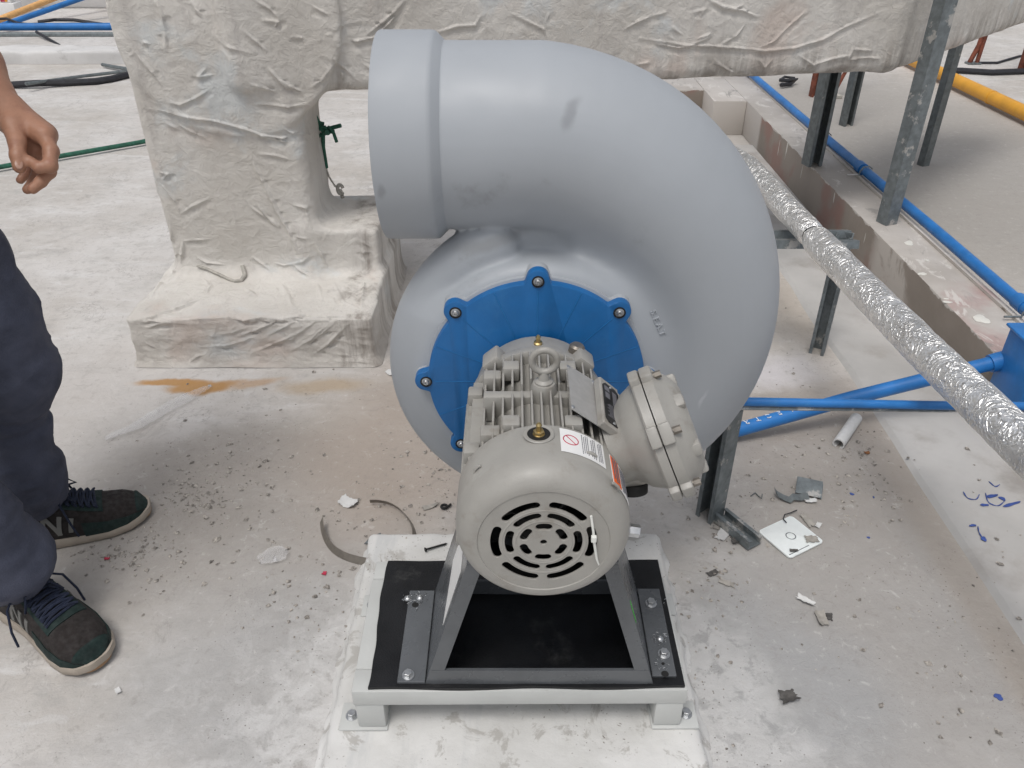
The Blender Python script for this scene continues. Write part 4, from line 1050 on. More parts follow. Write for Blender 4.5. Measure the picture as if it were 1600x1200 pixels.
# drilling burrs round the holes
mb = MB()
for px, py, n_ in ((637, 935, 10), (656, 934, 12), (649, 945, 12), (1031, 998, 22), (1036, 1037, 10), (1017, 943, 5), (1045, 945, 3)):
    g = G(px, py, zf)
    for k in range(n_):
        t = rng.uniform(0, 6.28); r = rng.uniform(.006, .013); c = g+Vector((r*math.cos(t), r*math.sin(t), .0006)); e = Vector((rng.normal(), rng.normal(), .2)).normalized()*rng.uniform(.0012, .003)
        mb.tube([c-e, c+Vector((0, 0, .001)), c+e], .0004, 4)
tag(mb.build('drilling_swarf', M_steel), 'tiny curls of metal swarf round the drilled holes of the stand', 'swarf', kind='stuff')
# flat white patch and green label on the stand sides
def side_quad(s_, pts, off=.0006):
    """pts: (y, z) on the side panel"""
    V = [(xc+s_*(hx(z)+off), y, z) for y, z in pts]; V2 = [(xc+s_*(hx(z)+off*.2), y, z) for y, z in pts]; n = len(pts)
    return V+V2, [tuple(range(n)), tuple(range(2*n-1, n-1, -1))]+[(i, (i+1) % n, n+(i+1) % n, n+i) for i in range(n)]
mb = MB(); mb.add(*side_quad(-1, [(.762, .262), (.768, .360), (.845, .372), (.850, .300)])); mb.build('white_patch', M_white, stand, smooth=False)
mb = MB(); mb.add(*side_quad(1, [(.755, .275), (.755, .312), (.762, .312), (.762, .275)])); mb.build('green_label', simple('green_label', (.05, .6, .05), .4), stand, smooth=False)
# cable tie through the grille
T = thing('cable_tie', (AX+.058, yf, AZ+.01), 'thin white cable tie hanging from the slots of the motor grille', 'cable tie')
a = Vector((AX+.052, yf-.003, AZ+.040)); 
mb = MB(); mb.tube([a+Vector((.0, .012, .004)), a, a+Vector((.003, -.004, -.018)), a+Vector((.005, -.004, -.035)), a+Vector((.009, -.005, -.060)), a+Vector((.0125, -.003, -.072))], [.0008, .0015, .0015, .0017, .0014, .0009], 8); mb.build('strap', M_tie, T)
mb = MB(); mb.box(-.003, .003, -.003, .002, -.004, .004, Matrix.Translation(a+Vector((.004, -.0055, -.028))), .0006, 1); mb.build('locking_head', M_tie, T)

# ------------------------------------------------------------------ base frame and rubber mat
base = thing('base_frame', (.01, .86, .06), 'pale grey painted steel frame with bolted feet carrying the blower', 'base frame')
RZ = Matrix.Translation((.012, .863, 0)) @ Matrix.Rotation(R(.35), 4, 'Z') @ Matrix.Translation((-.012, -.863, 0))
zt0 = .120; zt1 = .1515
mb = MB()
mb.box(-.234, .2555, .735, .775, zt0, zt1, RZ, .0018, 2); mb.box(-.2325, .254, .955, .995, zt0, zt1, RZ, .0018, 2)
mb.box(-.2335, -.194, .7752, .9548, zt0+.0005, zt1-.0004, RZ, .0018, 2); mb.box(.2155, .255, .7752, .9548, zt0+.0005, zt1-.0004, RZ, .0018, 2)
mb.box(-.19, .215, .776, .954, zt1-.006, zt1-.002, RZ)
mb.build('top_frame', M_frame, base)
for (x0, x1, px0, px1, y0, y1) in ((-.2325, -.190, -.262, -.188, .7365, .776), (.212, .2535, .210, .282, .7365, .776), (-.2315, -.190, -.262, -.188, .955, .9945), (.212, .2535, .210, .286, .955, .9945)):
    mb = MB(); mb.box(x0, x1, y0, y1, .0652, zt0-.0003, RZ, .003, 2); lg = mb.build('leg', M_frame, base)
    mb = MB(); mb.box(px0, px1, y0-.004, y1+.004, .0608, .0650, RZ, .0015, 2); fp = mb.build('foot_plate', M_frame, base)
    xb = (px0+x0)/2 if px0 < x0-.02 else (x1+px1)/2
    add_bolt('anchor_bolt', RZ @ Vector((xb+(.002 if xb < 0 else -.002), (y0+y1)/2, .0650)), (0, 0, 1), fp, r=.0058, wr=.0095, h=.007)
# mat
nx, ny = 60, 36; V = []; F = []
for lay in (0, 1):
    for j in range(ny+1):
        for i in range(nx+1):
            u_ = i/nx; v_ = j/ny; x = -.211+.4615*u_; y = .7385+.2515*v_
            if i == 0: x += .003*math.sin(j*.16+.5)+.0006*math.sin(j*.7)
            e = .0035*math.sin(u_*9+1)*.35 if j == 0 else 0
            z = .1521+(.0044 if lay else 0)+(.0006*(1+math.sin(i*.45+j*.2)) if lay else 0)
            if j == 0: y += .0016*math.sin(u_*14+.5)-.001
            p = RZ @ Vector((x, y, z)); V.append(tuple(p))
m_ = (nx+1)*(ny+1)
for j in range(ny):
    for i in range(nx):
        a = j*(nx+1)+i; F.append((m_+a, m_+a+1, m_+a+nx+2, m_+a+nx+1)); F.append((a, a+nx+1, a+nx+2, a+1))
for i in range(nx):
    a = i; F.append((a, a+1, m_+a+1, m_+a)); a = ny*(nx+1)+i; F.append((a+1, a, m_+a, m_+a+1))
for j in range(ny):
    a = j*(nx+1); F.append((a+nx+1, a, m_+a, m_+a+nx+1)); a += nx; F.append((a, a+nx+1, m_+a+nx+1, m_+a))
mb = MB(); mb.add(V, F); tag(mb.build('rubber_mat', M_mat, auto=40), 'thin black rubber mat between the blower stand and the grey base frame', 'mat')

# ------------------------------------------------------------------ person standing at the left
M_skin = simple('skin', (.40, .205, .13), .52, 0, .10, 22, .35, 220, dirt=(.33, .15, .10), dscale=28, dth=(.5, .7))
M_jean = simple('navy_work_trousers', (.072, .079, .112), .8, 0, .2, 14, .6, 420, dirt=(.095, .10, .135), dscale=7, dth=(.5, .75), spec=.2)
M_shirt = simple('grey_shirt', (.12, .13, .15), .85, 0, .1, 20)
M_hair = simple('dark_hair', (.015, .012, .01), .6, 0, .3, 60)
M_shoe = simple('dark_shoe_mesh', (.018, .014, .013), .85, 0, .25, 60, .4, 900)
M_suede = simple('dark_green_suede', (.008, .021, .019), .9, 0, .25, 60, .2, 500)
M_sole = simple('cream_rubber_sole', (.38, .33, .275), .6, 0, .08, 30)
M_gum = simple('gum_rubber', (.30, .18, .09), .6, 0, .1, 30)
M_lace = simple('navy_laces', (.012, .018, .04), .85, 0, .2, 90)
M_tab = simple('brown_leather_tab', (.24, .10, .035), .6, 0, .15, 60)
M_sock = simple('grey_lining', (.34, .36, .39), .9, 0, .15, 60)
M_logo = simple('grey_logo', (.17, .17, .16), .6, 0, .05, 60)
M_nail = simple('finger_nail', (.43, .255, .19), .35, 0, .05, 60)
person = thing('person', (-.93, 1.10, 0), 'person in dark navy trousers and dark green trainers, arm hanging, at the left edge', 'person')
def chainsdf(p, pts, rs, k=.02):
    d = None
    for i in range(len(pts)-1):
        e = sd_cone(p, pts[i], pts[i+1], rs[i], rs[i+1]); d = e if d is None else smin(d, e, k)
    return d
# arm and hand
HD = 1.245
def Hh(px, py, dz=0): return np.array(P(px, py, HD+dz))
wrist = Hh(12, 176, .005); fore = Hh(-42, 98, .02); elbow = np.array([-.985, 1.42, 1.02]); shoul = np.array([-1.02, 1.36, 1.38])
fingers = [  # root, knuckle, middle joints, tip
 ([Hh(70, 212, -.012), Hh(80, 236, -.022), Hh(78, 259, -.030), Hh(61, 262, -.036), Hh(46, 251, -.034)], [.0115, .0105, .0100, .0085, .0075]),
 ([Hh(72, 210, .006), Hh(79, 240, -.000), Hh(76, 268, -.010), Hh(64, 284, -.018), Hh(51, 295, -.022)], [.0115, .0105, .0100, .0088, .0078]),
 ([Hh(68, 210, .024), Hh(70, 240, .018), Hh(62, 268, .008), Hh(52, 286, .002), Hh(43, 296, -.002)], [.0110, .0100, .0095, .0083, .0073]),
 ([Hh(58, 208, .040), Hh(56, 236, .034), Hh(48, 258, .024), Hh(40, 272, .018), Hh(32, 281, .014)], [.0100, .0090, .0083, .0073, .0064]),
]
thumb = ([Hh(20, 196, -.020), Hh(27, 222, -.032), Hh(28, 244, -.038), Hh(30, 261, -.040)], [.0165, .0125, .0112, .0092])
def hand_sdf(p):
    d = chainsdf(p, [shoul, elbow, fore, wrist], [.050, .041, .036, .0255], .03)
    w1 = wrist+(np.array([0, 0, 0]))
    for (pts, rs), r0 in zip(fingers, (.016, .017, .016, .014)):
        d = smin(d, sd_cone(p, w1, pts[0], .021, r0), .014)
    d = smin(d, sd_cone(p, Hh(26, 190, .01), Hh(58, 212, .012), .020, .019), .012)
    d = smin(d, sd_cone(p, Hh(30, 205, .008), Hh(56, 238, .010), .016, .013), .012)
    d = smin(d, sd_cone(p, w1, thumb[0][0], .021, thumb[1][0]), .014)
    for pts, rs in fingers:
        f = chainsdf(p, pts, rs, .003)
        for q in pts[1:3]: f = smin(f, np.linalg.norm(p-q, axis=1)-rs[1]*1.02, .004)
        d = smin(d, f, .0035)
    d = smin(d, chainsdf(p, *thumb, .004), .006)
    return d+.0004*perlin(p*160)
lo = np.minimum(Hh(-75, 50, .06), Hh(95, 310, .07))-.05; hi = np.maximum(Hh(-75, 50, -.06), Hh(95, 310, -.05))+.05
hi = np.array([max(hi[0], -.66), 1.45, 1.06]); lo = np.array([-1.06, 1.12, .66])
V1, F1 = surface(hand_sdf, (-1.05, 1.14, .67), (-.66, 1.47, 1.12), .0032, 2)
sR = np.array([-1.0, .84, 1.37]); eR = np.array([-1.06, .78, 1.08]); wR = np.array([-.98, .80, .84])
rf = [[wR+np.array([.02, -.03+.02*i, -.085]), wR+np.array([.022, -.03+.02*i, -.125]), wR+np.array([.008, -.028+.018*i, -.152]), wR+np.array([-.012, -.026+.017*i, -.160+.004*abs(i-1)])] for i in range(4)]
neck = np.array([-1.0, 1.10, 1.46]); hc = np.array([-.985, 1.10, 1.625])
def body_sdf(p):
    d = chainsdf(p, [sR, eR, wR+(eR-wR)*.45, wR], [.052, .042, .036, .026], .03)
    for q in rf:
        d = smin(d, sd_cone(p, wR, q[0], .022, .015), .014); d = smin(d, chainsdf(p, q, [.0108, .0098, .0088, .0076], .004), .004)
    d = smin(d, chainsdf(p, [wR+np.array([.0, -.01, -.02]), wR+np.array([.03, -.045, -.065]), wR+np.array([.03, -.048, -.10])], [.016, .012, .009], .004), .008)
    t = sd_ell(p, (-1.01, 1.10, 1.20), (.115, .19, .30)); t = smin(t, sd_ell(p, (-1.02, 1.10, .96), (.11, .165, .14)), .08)
    t = smin(t, sd_cone(p, sR, shoul, .055, .055), .07); t = smin(t, sd_cone(p, neck-np.array([0, 0, .06]), neck+np.array([0, 0, .07]), .058, .054), .04)
    h = sd_ell(p, hc, (.098, .077, .115)); h = smin(h, sd_ell(p, hc+np.array([.035, 0, -.065]), (.062, .052, .058)), .03)
    h = smin(h, sd_cone(p, hc+np.array([.092, 0, .012]), hc+np.array([.112, 0, -.018]), .010, .014), .014)
    for s_ in (-1, 1):
        h = smin(h, sd_ell(p, hc+np.array([.0, s_*.080, -.005]), (.022, .008, .033)), .008)
        h = -smin(-h, np.linalg.norm(p-(hc+np.array([.104, s_*.033, .016])), axis=1)-.017, .01)
        h = smin(h, np.linalg.norm(p-(hc+np.array([.083, s_*.033, .014])), axis=1)-.0125, .003)
    h = smin(h, sd_cone(p, hc+np.array([.090, -.022, -.048]), hc+np.array([.090, .022, -.048]), .006, .006), .006)
    h = smin(h, sd_cone(p, hc+np.array([.087, -.018, -.058]), hc+np.array([.087, .018, -.058]), .006, .006), .005)
    t = smin(t, h, .03)
    d = smin(d, t, .02)
    return smin(d, chainsdf(p, [shoul, elbow+(shoul-elbow)*.25], [.052, .046], .02), .03)
V2, F2 = surface(body_sdf, (-1.2, .70, .64), (-.80, 1.46, 1.79), .0075, 1)
V = np.vstack([V1, V2]); F = np.vstack([F1, F2+len(V1)])
body = link_mesh('body', np_mesh('body', V, F), M_skin, person)
for (pts, rs), nm in ((thumb, 't'),):
    tip = Vector(pts[-1]); prev = Vector(pts[-2]); ax = (tip-prev).normalized(); tocam = (cam.location-tip); tocam = (tocam-ax*tocam.dot(ax)).normalized()
    mb = MB(); M = frame(tip-ax*.001+tocam*(rs[-1]*.80), tocam, ax); out = [(.008*math.cos(t), .0055*math.sin(t)) for t in np.linspace(0, 2*math.pi, 24, endpoint=False)]
    mb.prism(out, M, -.001, .0018, .0012); mb.build('nail', M_nail, body)
# eyes and hair
mb = MB()
for s_ in (-1, 1): mb = MB(); mb.lathe([(.0055, 0), (.004, .001), (0, .0014)], hc+np.array([.0955, s_*.033, .014]), (1, 0, 0), 16, (True, False)); mb.build('pupil', M_dark, person)
hs_ = lambda p: np.maximum(sd_ell(p, hc+np.array([-.012, 0, .022]), (.106, .087, .112))+.004*fbm(p*40, 2), -sd_ell(p, hc+np.array([.085, 0, -.035]), (.085, .12, .10)))
V, F = surface(lambda p: np.maximum(hs_(p), (hc[2]-.05)-p[:, 2]), hc-.14, hc+.15, .008, 1); link_mesh('hair', np_mesh('hair', V, F), M_hair, person)
def shirt(p):
    t = sd_ell(p, (-1.01, 1.10, 1.20), (.130, .205, .31)); t = smin(t, sd_ell(p, (-1.02, 1.10, .96), (.130, .185, .16)), .08)
    t = smin(t, sd_cone(p, sR, shoul, .068, .068), .07)
    t = smin(t, sd_cone(p, sR, sR+(eR-sR)*.72, .070, .060), .03); t = smin(t, sd_cone(p, shoul, shoul+(elbow-shoul)*.70, .070, .060), .03)
    t = np.maximum(t, .86-p[:, 2]); t = np.maximum(t, -(sd_cone(p, neck-np.array([0, 0, .1]), neck+np.array([0, 0, .1]), .063, .066)))
    return t+.004*fbm(p*9, 3)
V, F = surface(shirt, (-1.24, .68, .84), (-.82, 1.50, 1.52), .010, 1); link_mesh('shirt', np_mesh('shirt', V, F), M_shirt, person)
# trousers
yl, yr = 1.205, .985
Lp = [np.array([-1.03, 1.19, .92]), np.array(Yp(-86, 399, 1.20)), np.array(Yp(-24, 490, 1.20)), np.array(Yp(21, 580, 1.20)), np.array(Yp(14, 632, 1.20)), np.array(Yp(21, 680, 1.20)), np.array(Yp(33, 722, 1.20)), np.array(Yp(44, 752, 1.203)), np.array(Yp(49, 768, 1.205))]
Lr = [.098, .087, .078, .071, .061, .060, .062, .063, .057]
Rp = [np.array([-1.03, 1.01, .92]), np.array([-.97, .985, .66]), np.array([-.93, .975, .47]), np.array(Yp(-105, 728, .975)), np.array(Yp(-42, 815, .978)), np.array(Yp(-4, 862, .985)), np.array(Yp(10, 872, .990)), np.array(Yp(15, 886, .995))]
Rr = [.098, .087, .076, .064, .064, .065, .070, .061]
def trou(p):
    dL = chainsdf(p, Lp, Lr, .02); dR = chainsdf(p, Rp, Rr, .02)
    d = smin(dL, dR, .03); d = smin(d, sd_ell(p, (-1.02, 1.10, .92), (.135, .185, .14)), .05)
    q = p*np.array([7., 7., 13.]); q = q+fbm(p*6, 2)[:, None]*.9
    low = np.clip((.42-p[:, 2])/.3, 0, 1)
    d = d-.0065*(ridged(q*.8, 3)-.75)*(.7+.3*low)
    # crease behind and over the bent knee
    kc = Lp[4]; a = p-kc; band = np.exp(-((a[:, 2]+.45*a[:, 0]-.006)/.010)**2)*np.exp(-(np.abs(p[:, 1]-1.2)/.12)**2)*np.exp(-(a[:, 0]/.11)**2)
    band2 = np.exp(-((a[:, 2]+.15*a[:, 0]+.030)/.008)**2)*np.exp(-(np.abs(p[:, 1]-1.2)/.12)**2)
    d = d+.008*band+.005*band2
    # slit at the cuffs and rolled hem
    return d
V, F = surface(trou, (-1.19, .84, .03), (-.68, 1.37, 1.06), .0068, 1)
tr = link_mesh('trousers', np_mesh('trousers', V, F), M_jean, person)
# shoes
XS = np.array([-.078, -.072, -.06, -.03, .03, .09, .13, .165, .19, .203, .208])
WS = np.array([.004, .020, .031, .038, .038, .045, .049, .046, .034, .017, .003])
HX = np.array([-.078, -.06, -.03, .02, .05, .09, .13, .165, .19, .205])
HZ = np.array([.070, .094, .104, .108, .102, .082, .066, .057, .046, .026])
def shoe(parent, ank, dirv, side, name='shoe'):
    ax = Vector((dirv[0], dirv[1], 0)).normalized(); ay = Vector((0, 0, 1)).cross(ax)
    M = Matrix(((ax.x, ay.x, 0, ank[0]), (ax.y, ay.y, 0, ank[1]), (0, 0, 1, .001), (0, 0, 0, 1)))
    def cam_(x): return side*.006*np.sin(np.clip((x+.05)/.25, 0, 1)*np.pi)
    def pt(x, t, off=0, topcut=None):
        w = np.interp(x, XS, WS)+off; h = np.interp(x, HX, HZ)+off; z0 = .015
        c, s_ = math.cos(t), math.sin(t)
        bul = .82+.18*math.sin(min(t, math.pi-t)*1.0)
        y = w*math.copysign(abs(c)**.62, c); z = z0+(h-z0)*abs(s_)**.72
        tp = np.clip((x-.04)/-.06, 0, 1); y *= (1-.18*tp*abs(s_))
        return M @ Vector((x, y+cam_(x), z))
    def patch(x0f, x1f, t0, t1, off, nm, mat, nx=26, ntt=14, th=.0012):
        mb = MB(); V = []; 
        for lay in (off, off-th-.002):
            for i in range(nx+1):
                for j in range(ntt+1):
                    t = t0+(t1-t0)*j/ntt; a = x0f(t) if callable(x0f) else x0f; b = x1f(t) if callable(x1f) else x1f
                    V.append(pt(a+(b-a)*i/nx, t, lay))
        n = (nx+1)*(ntt+1); F = []
        for i in range(nx):
            for j in range(ntt):
                a = i*(ntt+1)+j; F.append((a, a+ntt+1, a+ntt+2, a+1)); F.append((n+a, n+a+1, n+a+ntt+2, n+a+ntt+1))
        for i in range(nx):
            for j in (0, ntt):
                a = i*(ntt+1)+j; F.append((a, a+ntt+1, n+a+ntt+1, n+a))
        for j in range(ntt):
            for i in (0, nx):
                a = i*(ntt+1)+j; F.append((a, a+1, n+a+1, n+a))
        mb.add(V, F); return mb.build(nm, mat, par, auto=50)
    # upper
    mb = MB(); nt_ = 28; xs = np.concatenate([np.linspace(-.078, -.05, 8), np.linspace(-.045, .17, 34), np.linspace(.176, .208, 12)])
    V = [pt(x, math.pi*j/nt_) for x in xs for j in range(nt_+1)]; F = []
    for i in range(len(xs)-1):
        for j in range(nt_): a = i*(nt_+1)+j; F.append((a, a+1, a+nt_+2, a+nt_+1))
    mb.add(V, F); par = parent
    up = mb.build('shoe', M_shoe, parent, auto=60); par = up
    # sole
    mb = MB(); out = []
    so = np.concatenate([np.linspace(-.082, -.05, 10), np.linspace(-.04, .17, 24), np.linspace(.178, .212, 12)])
    for x in so: out.append((x, np.interp(x, XS*1.03, WS)+.0045+cam_(x)))
    for x in so[::-1]: out.append((x, -(np.interp(x, XS*1.03, WS)+.0045)+cam_(x)))
    n = len(out); V = []; F = []; lv = [(0, .94, .0), (.003, 1.0, .0), (.014, 1.0, 0), (.019, .975, .004)]
    for z, sc, lift in lv:
        for (x, y) in out:
            toe = max(0, (x-.13)/.08)**2*.012; hl = .010*max(0, min(1, (.07-x)/.1)) if z > .01 else 0
            V.append(M @ Vector((x*(.97+.03*sc)-.002, y*sc*.97, z+(toe if z < .01 else toe*.6)+hl)))
    for i in range(len(lv)-1):
        for k in range(n): F.append((i*n+k, i*n+(k+1) % n, (i+1)*n+(k+1) % n, (i+1)*n+k))
    F.append(tuple(range(n-1, -1, -1))); F.append(tuple((len(lv)-1)*n+k for k in range(n))); mb.add(V, F); mb.build('sole', M_sole, par, auto=50)
    # suede overlays
    for a, b in ((.0, .62), (math.pi-.62, math.pi)): patch(.085, .206, a*1 if a == 0 else math.pi-.42, .42 if a == 0 else b, .0016, 'toe_rand', M_suede)
    patch(lambda t: .186+.0*t, .206, .5, math.pi-.5, .0018, 'toe_cap', M_suede)
    patch(-.078, -.045, .0, math.pi, .0016, 'heel_counter', M_suede)
    for a, b in ((.95, 1.28), (math.pi-1.28, math.pi-.95)): patch(.02, .118, a, b, .0022, 'eyestay', M_suede)
    patch(.112, .128, .95, math.pi-.95, .0022, 'eyestay', M_suede)
    patch(.0, .112, 1.28, math.pi-1.28, .0012, 'tongue', M_shoe)
    # logo on both sides: slanted N with bars
    for sgn in (0, 1):
        for (xa, xb, ta, tb) in ((.008, .016, .10, .64), (.036, .044, .10, .64), (.022, .031, .11, .63), (.056, .064, .14, .60)):
            dg_ = .019 if xa == .022 else 0.
            t0, t1 = (ta, tb) if not sgn else (math.pi-tb, math.pi-ta)
            sl = .018*(1 if not sgn else -1)
            u_ = (lambda t: t) if sl > 0 else (lambda t: math.pi-t)
            f0 = lambda t, x_=xa, u_=u_, dg_=dg_, ta=ta, tb=tb: x_+.018*u_(t)+dg_*((u_(t)-ta)/(tb-ta)-.5)*-2*.75
            f1 = lambda t, x_=xb, u_=u_, dg_=dg_, ta=ta, tb=tb: x_+.018*u_(t)+dg_*((u_(t)-ta)/(tb-ta)-.5)*-2*.75
            patch(f0, f1, t0, t1, .0020, 'logo', M_logo, 3, 6)
    # laces
    mb = MB()
    for i in range(6):
        x = .058+i*.0115
        mb.tube([pt(x+(.005 if (j % 2) else 0)*0+.006*(j/8-.5), 1.12+(math.pi-2.24)*j/8, .004) for j in range(9)], .0026, 6)
        if i < 5: mb.tube([pt(x+.0115*j/8, 1.15+(math.pi-2.3)*j/8, .006) for j in range(9)], .0024, 6)
        if i < 5: mb.tube([pt(x+.0115*(1-j/8), 1.15+(math.pi-2.3)*j/8, .0065) for j in range(9)], .0024, 6)
    for sg in (-1, 1):
        b0 = M @ Vector((.056, sg*.004, .106)); pts = [b0, b0+ay*sg*.025+Vector((0, 0, .012)), b0+ay*sg*.046+ax*.006+Vector((0, 0, -.006)), b0+ay*sg*.056+ax*.014+Vector((0, 0, -.045)), b0+ay*sg*.058+ax*.020+Vector((0, 0, -.075))]
        mb.tube(pts, .0022, 6)
        pts = [b0, b0+ay*sg*.018+ax*.02+Vector((0, 0, .010)), b0+ay*sg*.03+ax*.03+Vector((0, 0, -.012)), b0+ay*sg*.016+ax*.012+Vector((0, 0, -.004))]; mb.tube(pts, .0022, 6)
    mb.build('laces', M_lace, par)
    # lining round the ankle and leather tab
    mb = MB(); rim = []
    for k in range(28):
        q = 2*math.pi*k/28; rim.append(M @ Vector((-.012+.052*math.cos(q), .034*math.sin(q)+cam_(0.), .108+.010*math.cos(q)-(.0 if abs(math.sin(q)) < .5 else .006))))
    mb.tube(rim, .0085, 10, closed=True); mb.build('lining', M_sock, par)
    mb = MB(); Mt = frame(M @ Vector((.048, cam_(0.04), .121)), (ax*.35+Vector((0, 0, 1))), ay); mb.box(-.013, .013, -.016, .016, -.001, .002, Mt, .001, 1); mb.build('tongue_tab', M_tab, par)
    mb = MB(); mb.add([M @ Vector((.186+.026*math.cos(t)*.0+(.0235*math.cos(t)), .030*math.sin(t)+cam_(.19), z)) for z in (.0065, .024) for t in np.linspace(-1.1, 1.1, 12)], [(i, i+1, 13+i, 12+i) for i in range(11)])
    mb.build('toe_bumper', M_gum, par)
shoe(person, (-.876, 1.003), (.84, -.54), 1)
shoe(person, (-.958, 1.205), (.915, .405), -1)

# ------------------------------------------------------------------ far left background
T = thing('low_parapet', (-4, 5.85, 0), 'low white parapet with a crumbling top edge across the roof, upper left', 'parapet')
def par_(p): return sd_box(p, (-7, 5.80, -.05), (-.6, 6.02, .085), .01)+.016*fbm(p*7, 3)*np.clip((p[:, 2]+.0)/.08, .15, 1)
V, F = surface(par_, (-6.0, 5.72, -.01), (-.7, 6.1, .13), .022, 1); link_mesh('wall', np_mesh('wall', V, F), M_whitewall, T)
mb = MB(); mb.box(-9, -2.0, 8.3, 9.2, 0, .22, None, .02); mb.box(-9, -4.95, 9.3, 9.8, 0, .55, None, .02); mb.box(-4.6, -2.9, 9.0, 9.6, 0, .35, Matrix.Rotation(R(3), 4, 'Z'), .02)
tag(mb.build('roof_step', M_whitewall), 'white stepped roof blocks at the very top left behind the pipes', 'roof block')
a = Yp(-60, 42, 6.9); b = Yp(260, 41, 6.9)
mb = MB(); mb.tube([a, b+Vector((1.5, 0, 0))], .028, 14); tag(mb.build('far_conduit', M_cond), 'level blue pipe across the top left, behind the low parapet', 'conduit')
d = Vector((0, -.05, -.055)); mb = MB(); mb.tube([a+d, b+d+Vector((1.5, 0, 0))], .024, 10); tag(mb.build('far_pipe', M_galvd), 'level dark grey pipe just below the level blue pipe, top left', 'pipe')
a = P(-60, 62, 6.3); b = P(125, -2, 6.9); mb = MB(); mb.tube([a, b, b+(b-a)*.8], .022, 12); tag(mb.build('far_conduit', M_cond), 'slanting blue pipe crossing the top left corner below the orange pipe', 'conduit')
a = P(-60, 54, 6.4); b = P(82, -2, 7.0); mb = MB(); mb.tube([a, b, b+(b-a)*.8], .026, 12); tag(mb.build('far_pipe', simple('pale_orange_paint', (.75, .42, .16), .45)), 'slanting pale orange pipe in the top left corner', 'pipe')
mb = MB(); mb.tube([P(-20, 30, 6.5), P(10, 29, 6.5), P(28, 36, 6.4), P(45, 38, 6.4)], .010, 6); mb.tube([P(60, 34, 6.8), P(85, 31, 6.8), P(115, 31, 6.8), P(140, 35, 6.8), P(160, 38, 6.8)], .014, 6)
tag(mb.build('far_cable', M_cable), 'black cable bowed over the level blue pipe, top left', 'cable')
mb = MB(); mb.tube([Yp(57, 50, 6.8), Yp(108, 80, 6.4)], .012, 6); tag(mb.build('rod', M_cable), 'thin dark rod leaning from the grey pipe down to the parapet', 'rod')
mb = MB(); mb.tube([G(-60, 136, .02), G(10, 133, .02), G(60, 130, .03), G(110, 129, .02), G(150, 127, .02), G(175, 123, .02), G(195, 118, .02), G(260, 105, .02)], .020, 8)
tag(mb.build('cable', M_cable), 'thick black cable lying on the roof in front of the low parapet', 'cable')
mb = MB(); mb.tube([G(40, 131, .05), G(70, 127, .04), G(130, 119, .02), G(190, 112, .02), G(260, 105, .02)], .010, 8); tag(mb.build('cable', M_galvd), 'thin grey cable branching off the thick black cable on the roof', 'cable')
mb = MB(); mb.tube([G(160, 101, .02), G(175, 104, .02), G(195, 107, .02), G(230, 110, .02)], .012, 8); tag(mb.build('cable', M_galvd), 'short thin cable at the foot of the parapet beside the duct', 'cable')
a = P(8, -6, 7.2); T = thing('marker_post', a, 'white post with a red and yellow band in the extreme top left corner', 'post')
mb = MB(); mb.box(-.055, .055, -.04, .04, -.05, .6, Matrix.Translation(a), .005); mb.box(-.09, .09, -.07, .07, -.19, -.0505, Matrix.Translation(a), .005); mb.build('post', M_white, T)
mb = MB(); mb.box(-.03, .01, -.046, -.0405, -.04, .6, Matrix.Translation(a)); mb.build('red_band', M_red, T, smooth=False)
mb = MB(); mb.box(.011, .03, -.046, -.0405, -.04, .6, Matrix.Translation(a)); mb.build('yellow_band', M_yellow, T, smooth=False)

# ------------------------------------------------------------------ debris
def flake(name, px, py, sx, sy, mat, label, cat='scrap', z=.0, rot=0., curl=.35, seed=0, thick=.001, n=11, sh=None):
    r = np.random.default_rng(seed+int(px*7+py)); c = G(px, py, z); mb = MB(); V = []; F = []
    M = Matrix.Translation(c) @ Matrix.Rotation(rot, 4, 'Z')
    k1, k2 = r.uniform(-1, 1, 2); m = 2*n+1; ed = r.normal(size=(4, 40))*.10
    for lay in (0, 1):
        for i in range(n):
            for j in range(n):
                u_ = i/(n-1)*2-1; v_ = j/(n-1)*2-1
                x = u_*(1+ed[0][j]*abs(u_)); y = v_*(1+ed[1][i]*abs(v_))
                if sh == 'bow': y += .5*u_*u_-.3; y *= (1-.3*u_*u_)
                zz = curl*(k1*u_*v_*.5+abs(k2)*u_*u_+.25*v_*v_*k1)*min(sx, sy)+r.normal()*.0001
                V.append(M @ Vector((x*sx, y*sy, .0015+zz+abs(k1)*.5*curl*min(sx, sy)+lay*thick)))
    nn = n*n
    for i in range(n-1):
        for j in range(n-1):
            a = i*n+j; F.append((nn+a, nn+a+n, nn+a+n+1, nn+a+1)); F.append((a, a+1, a+n+1, a+n))
    for i in range(n-1):
        for b in (i*n, ): F.append((b, b+n, nn+b+n, nn+b))
        b = i*n+n-1; F.append((b+n, b, nn+b, nn+b+n)); F.append((i+1, i, nn+i, nn+i+1)); b = (n-1)*n+i; F.append((b, b+1, nn+b+1, nn+b))
    mb.add(V, F); return tag(mb.build(name, mat, auto=60), label, cat)
M_paper = simple('grey_flake', (.33, .31, .28), .85, 0, .2, 90)
M_dflake = simple('dark_flake', (.09, .085, .08), .8, 0, .3, 90)
M_wflake = simple('white_flake', (.62, .62, .61), .7, 0, .05, 90)
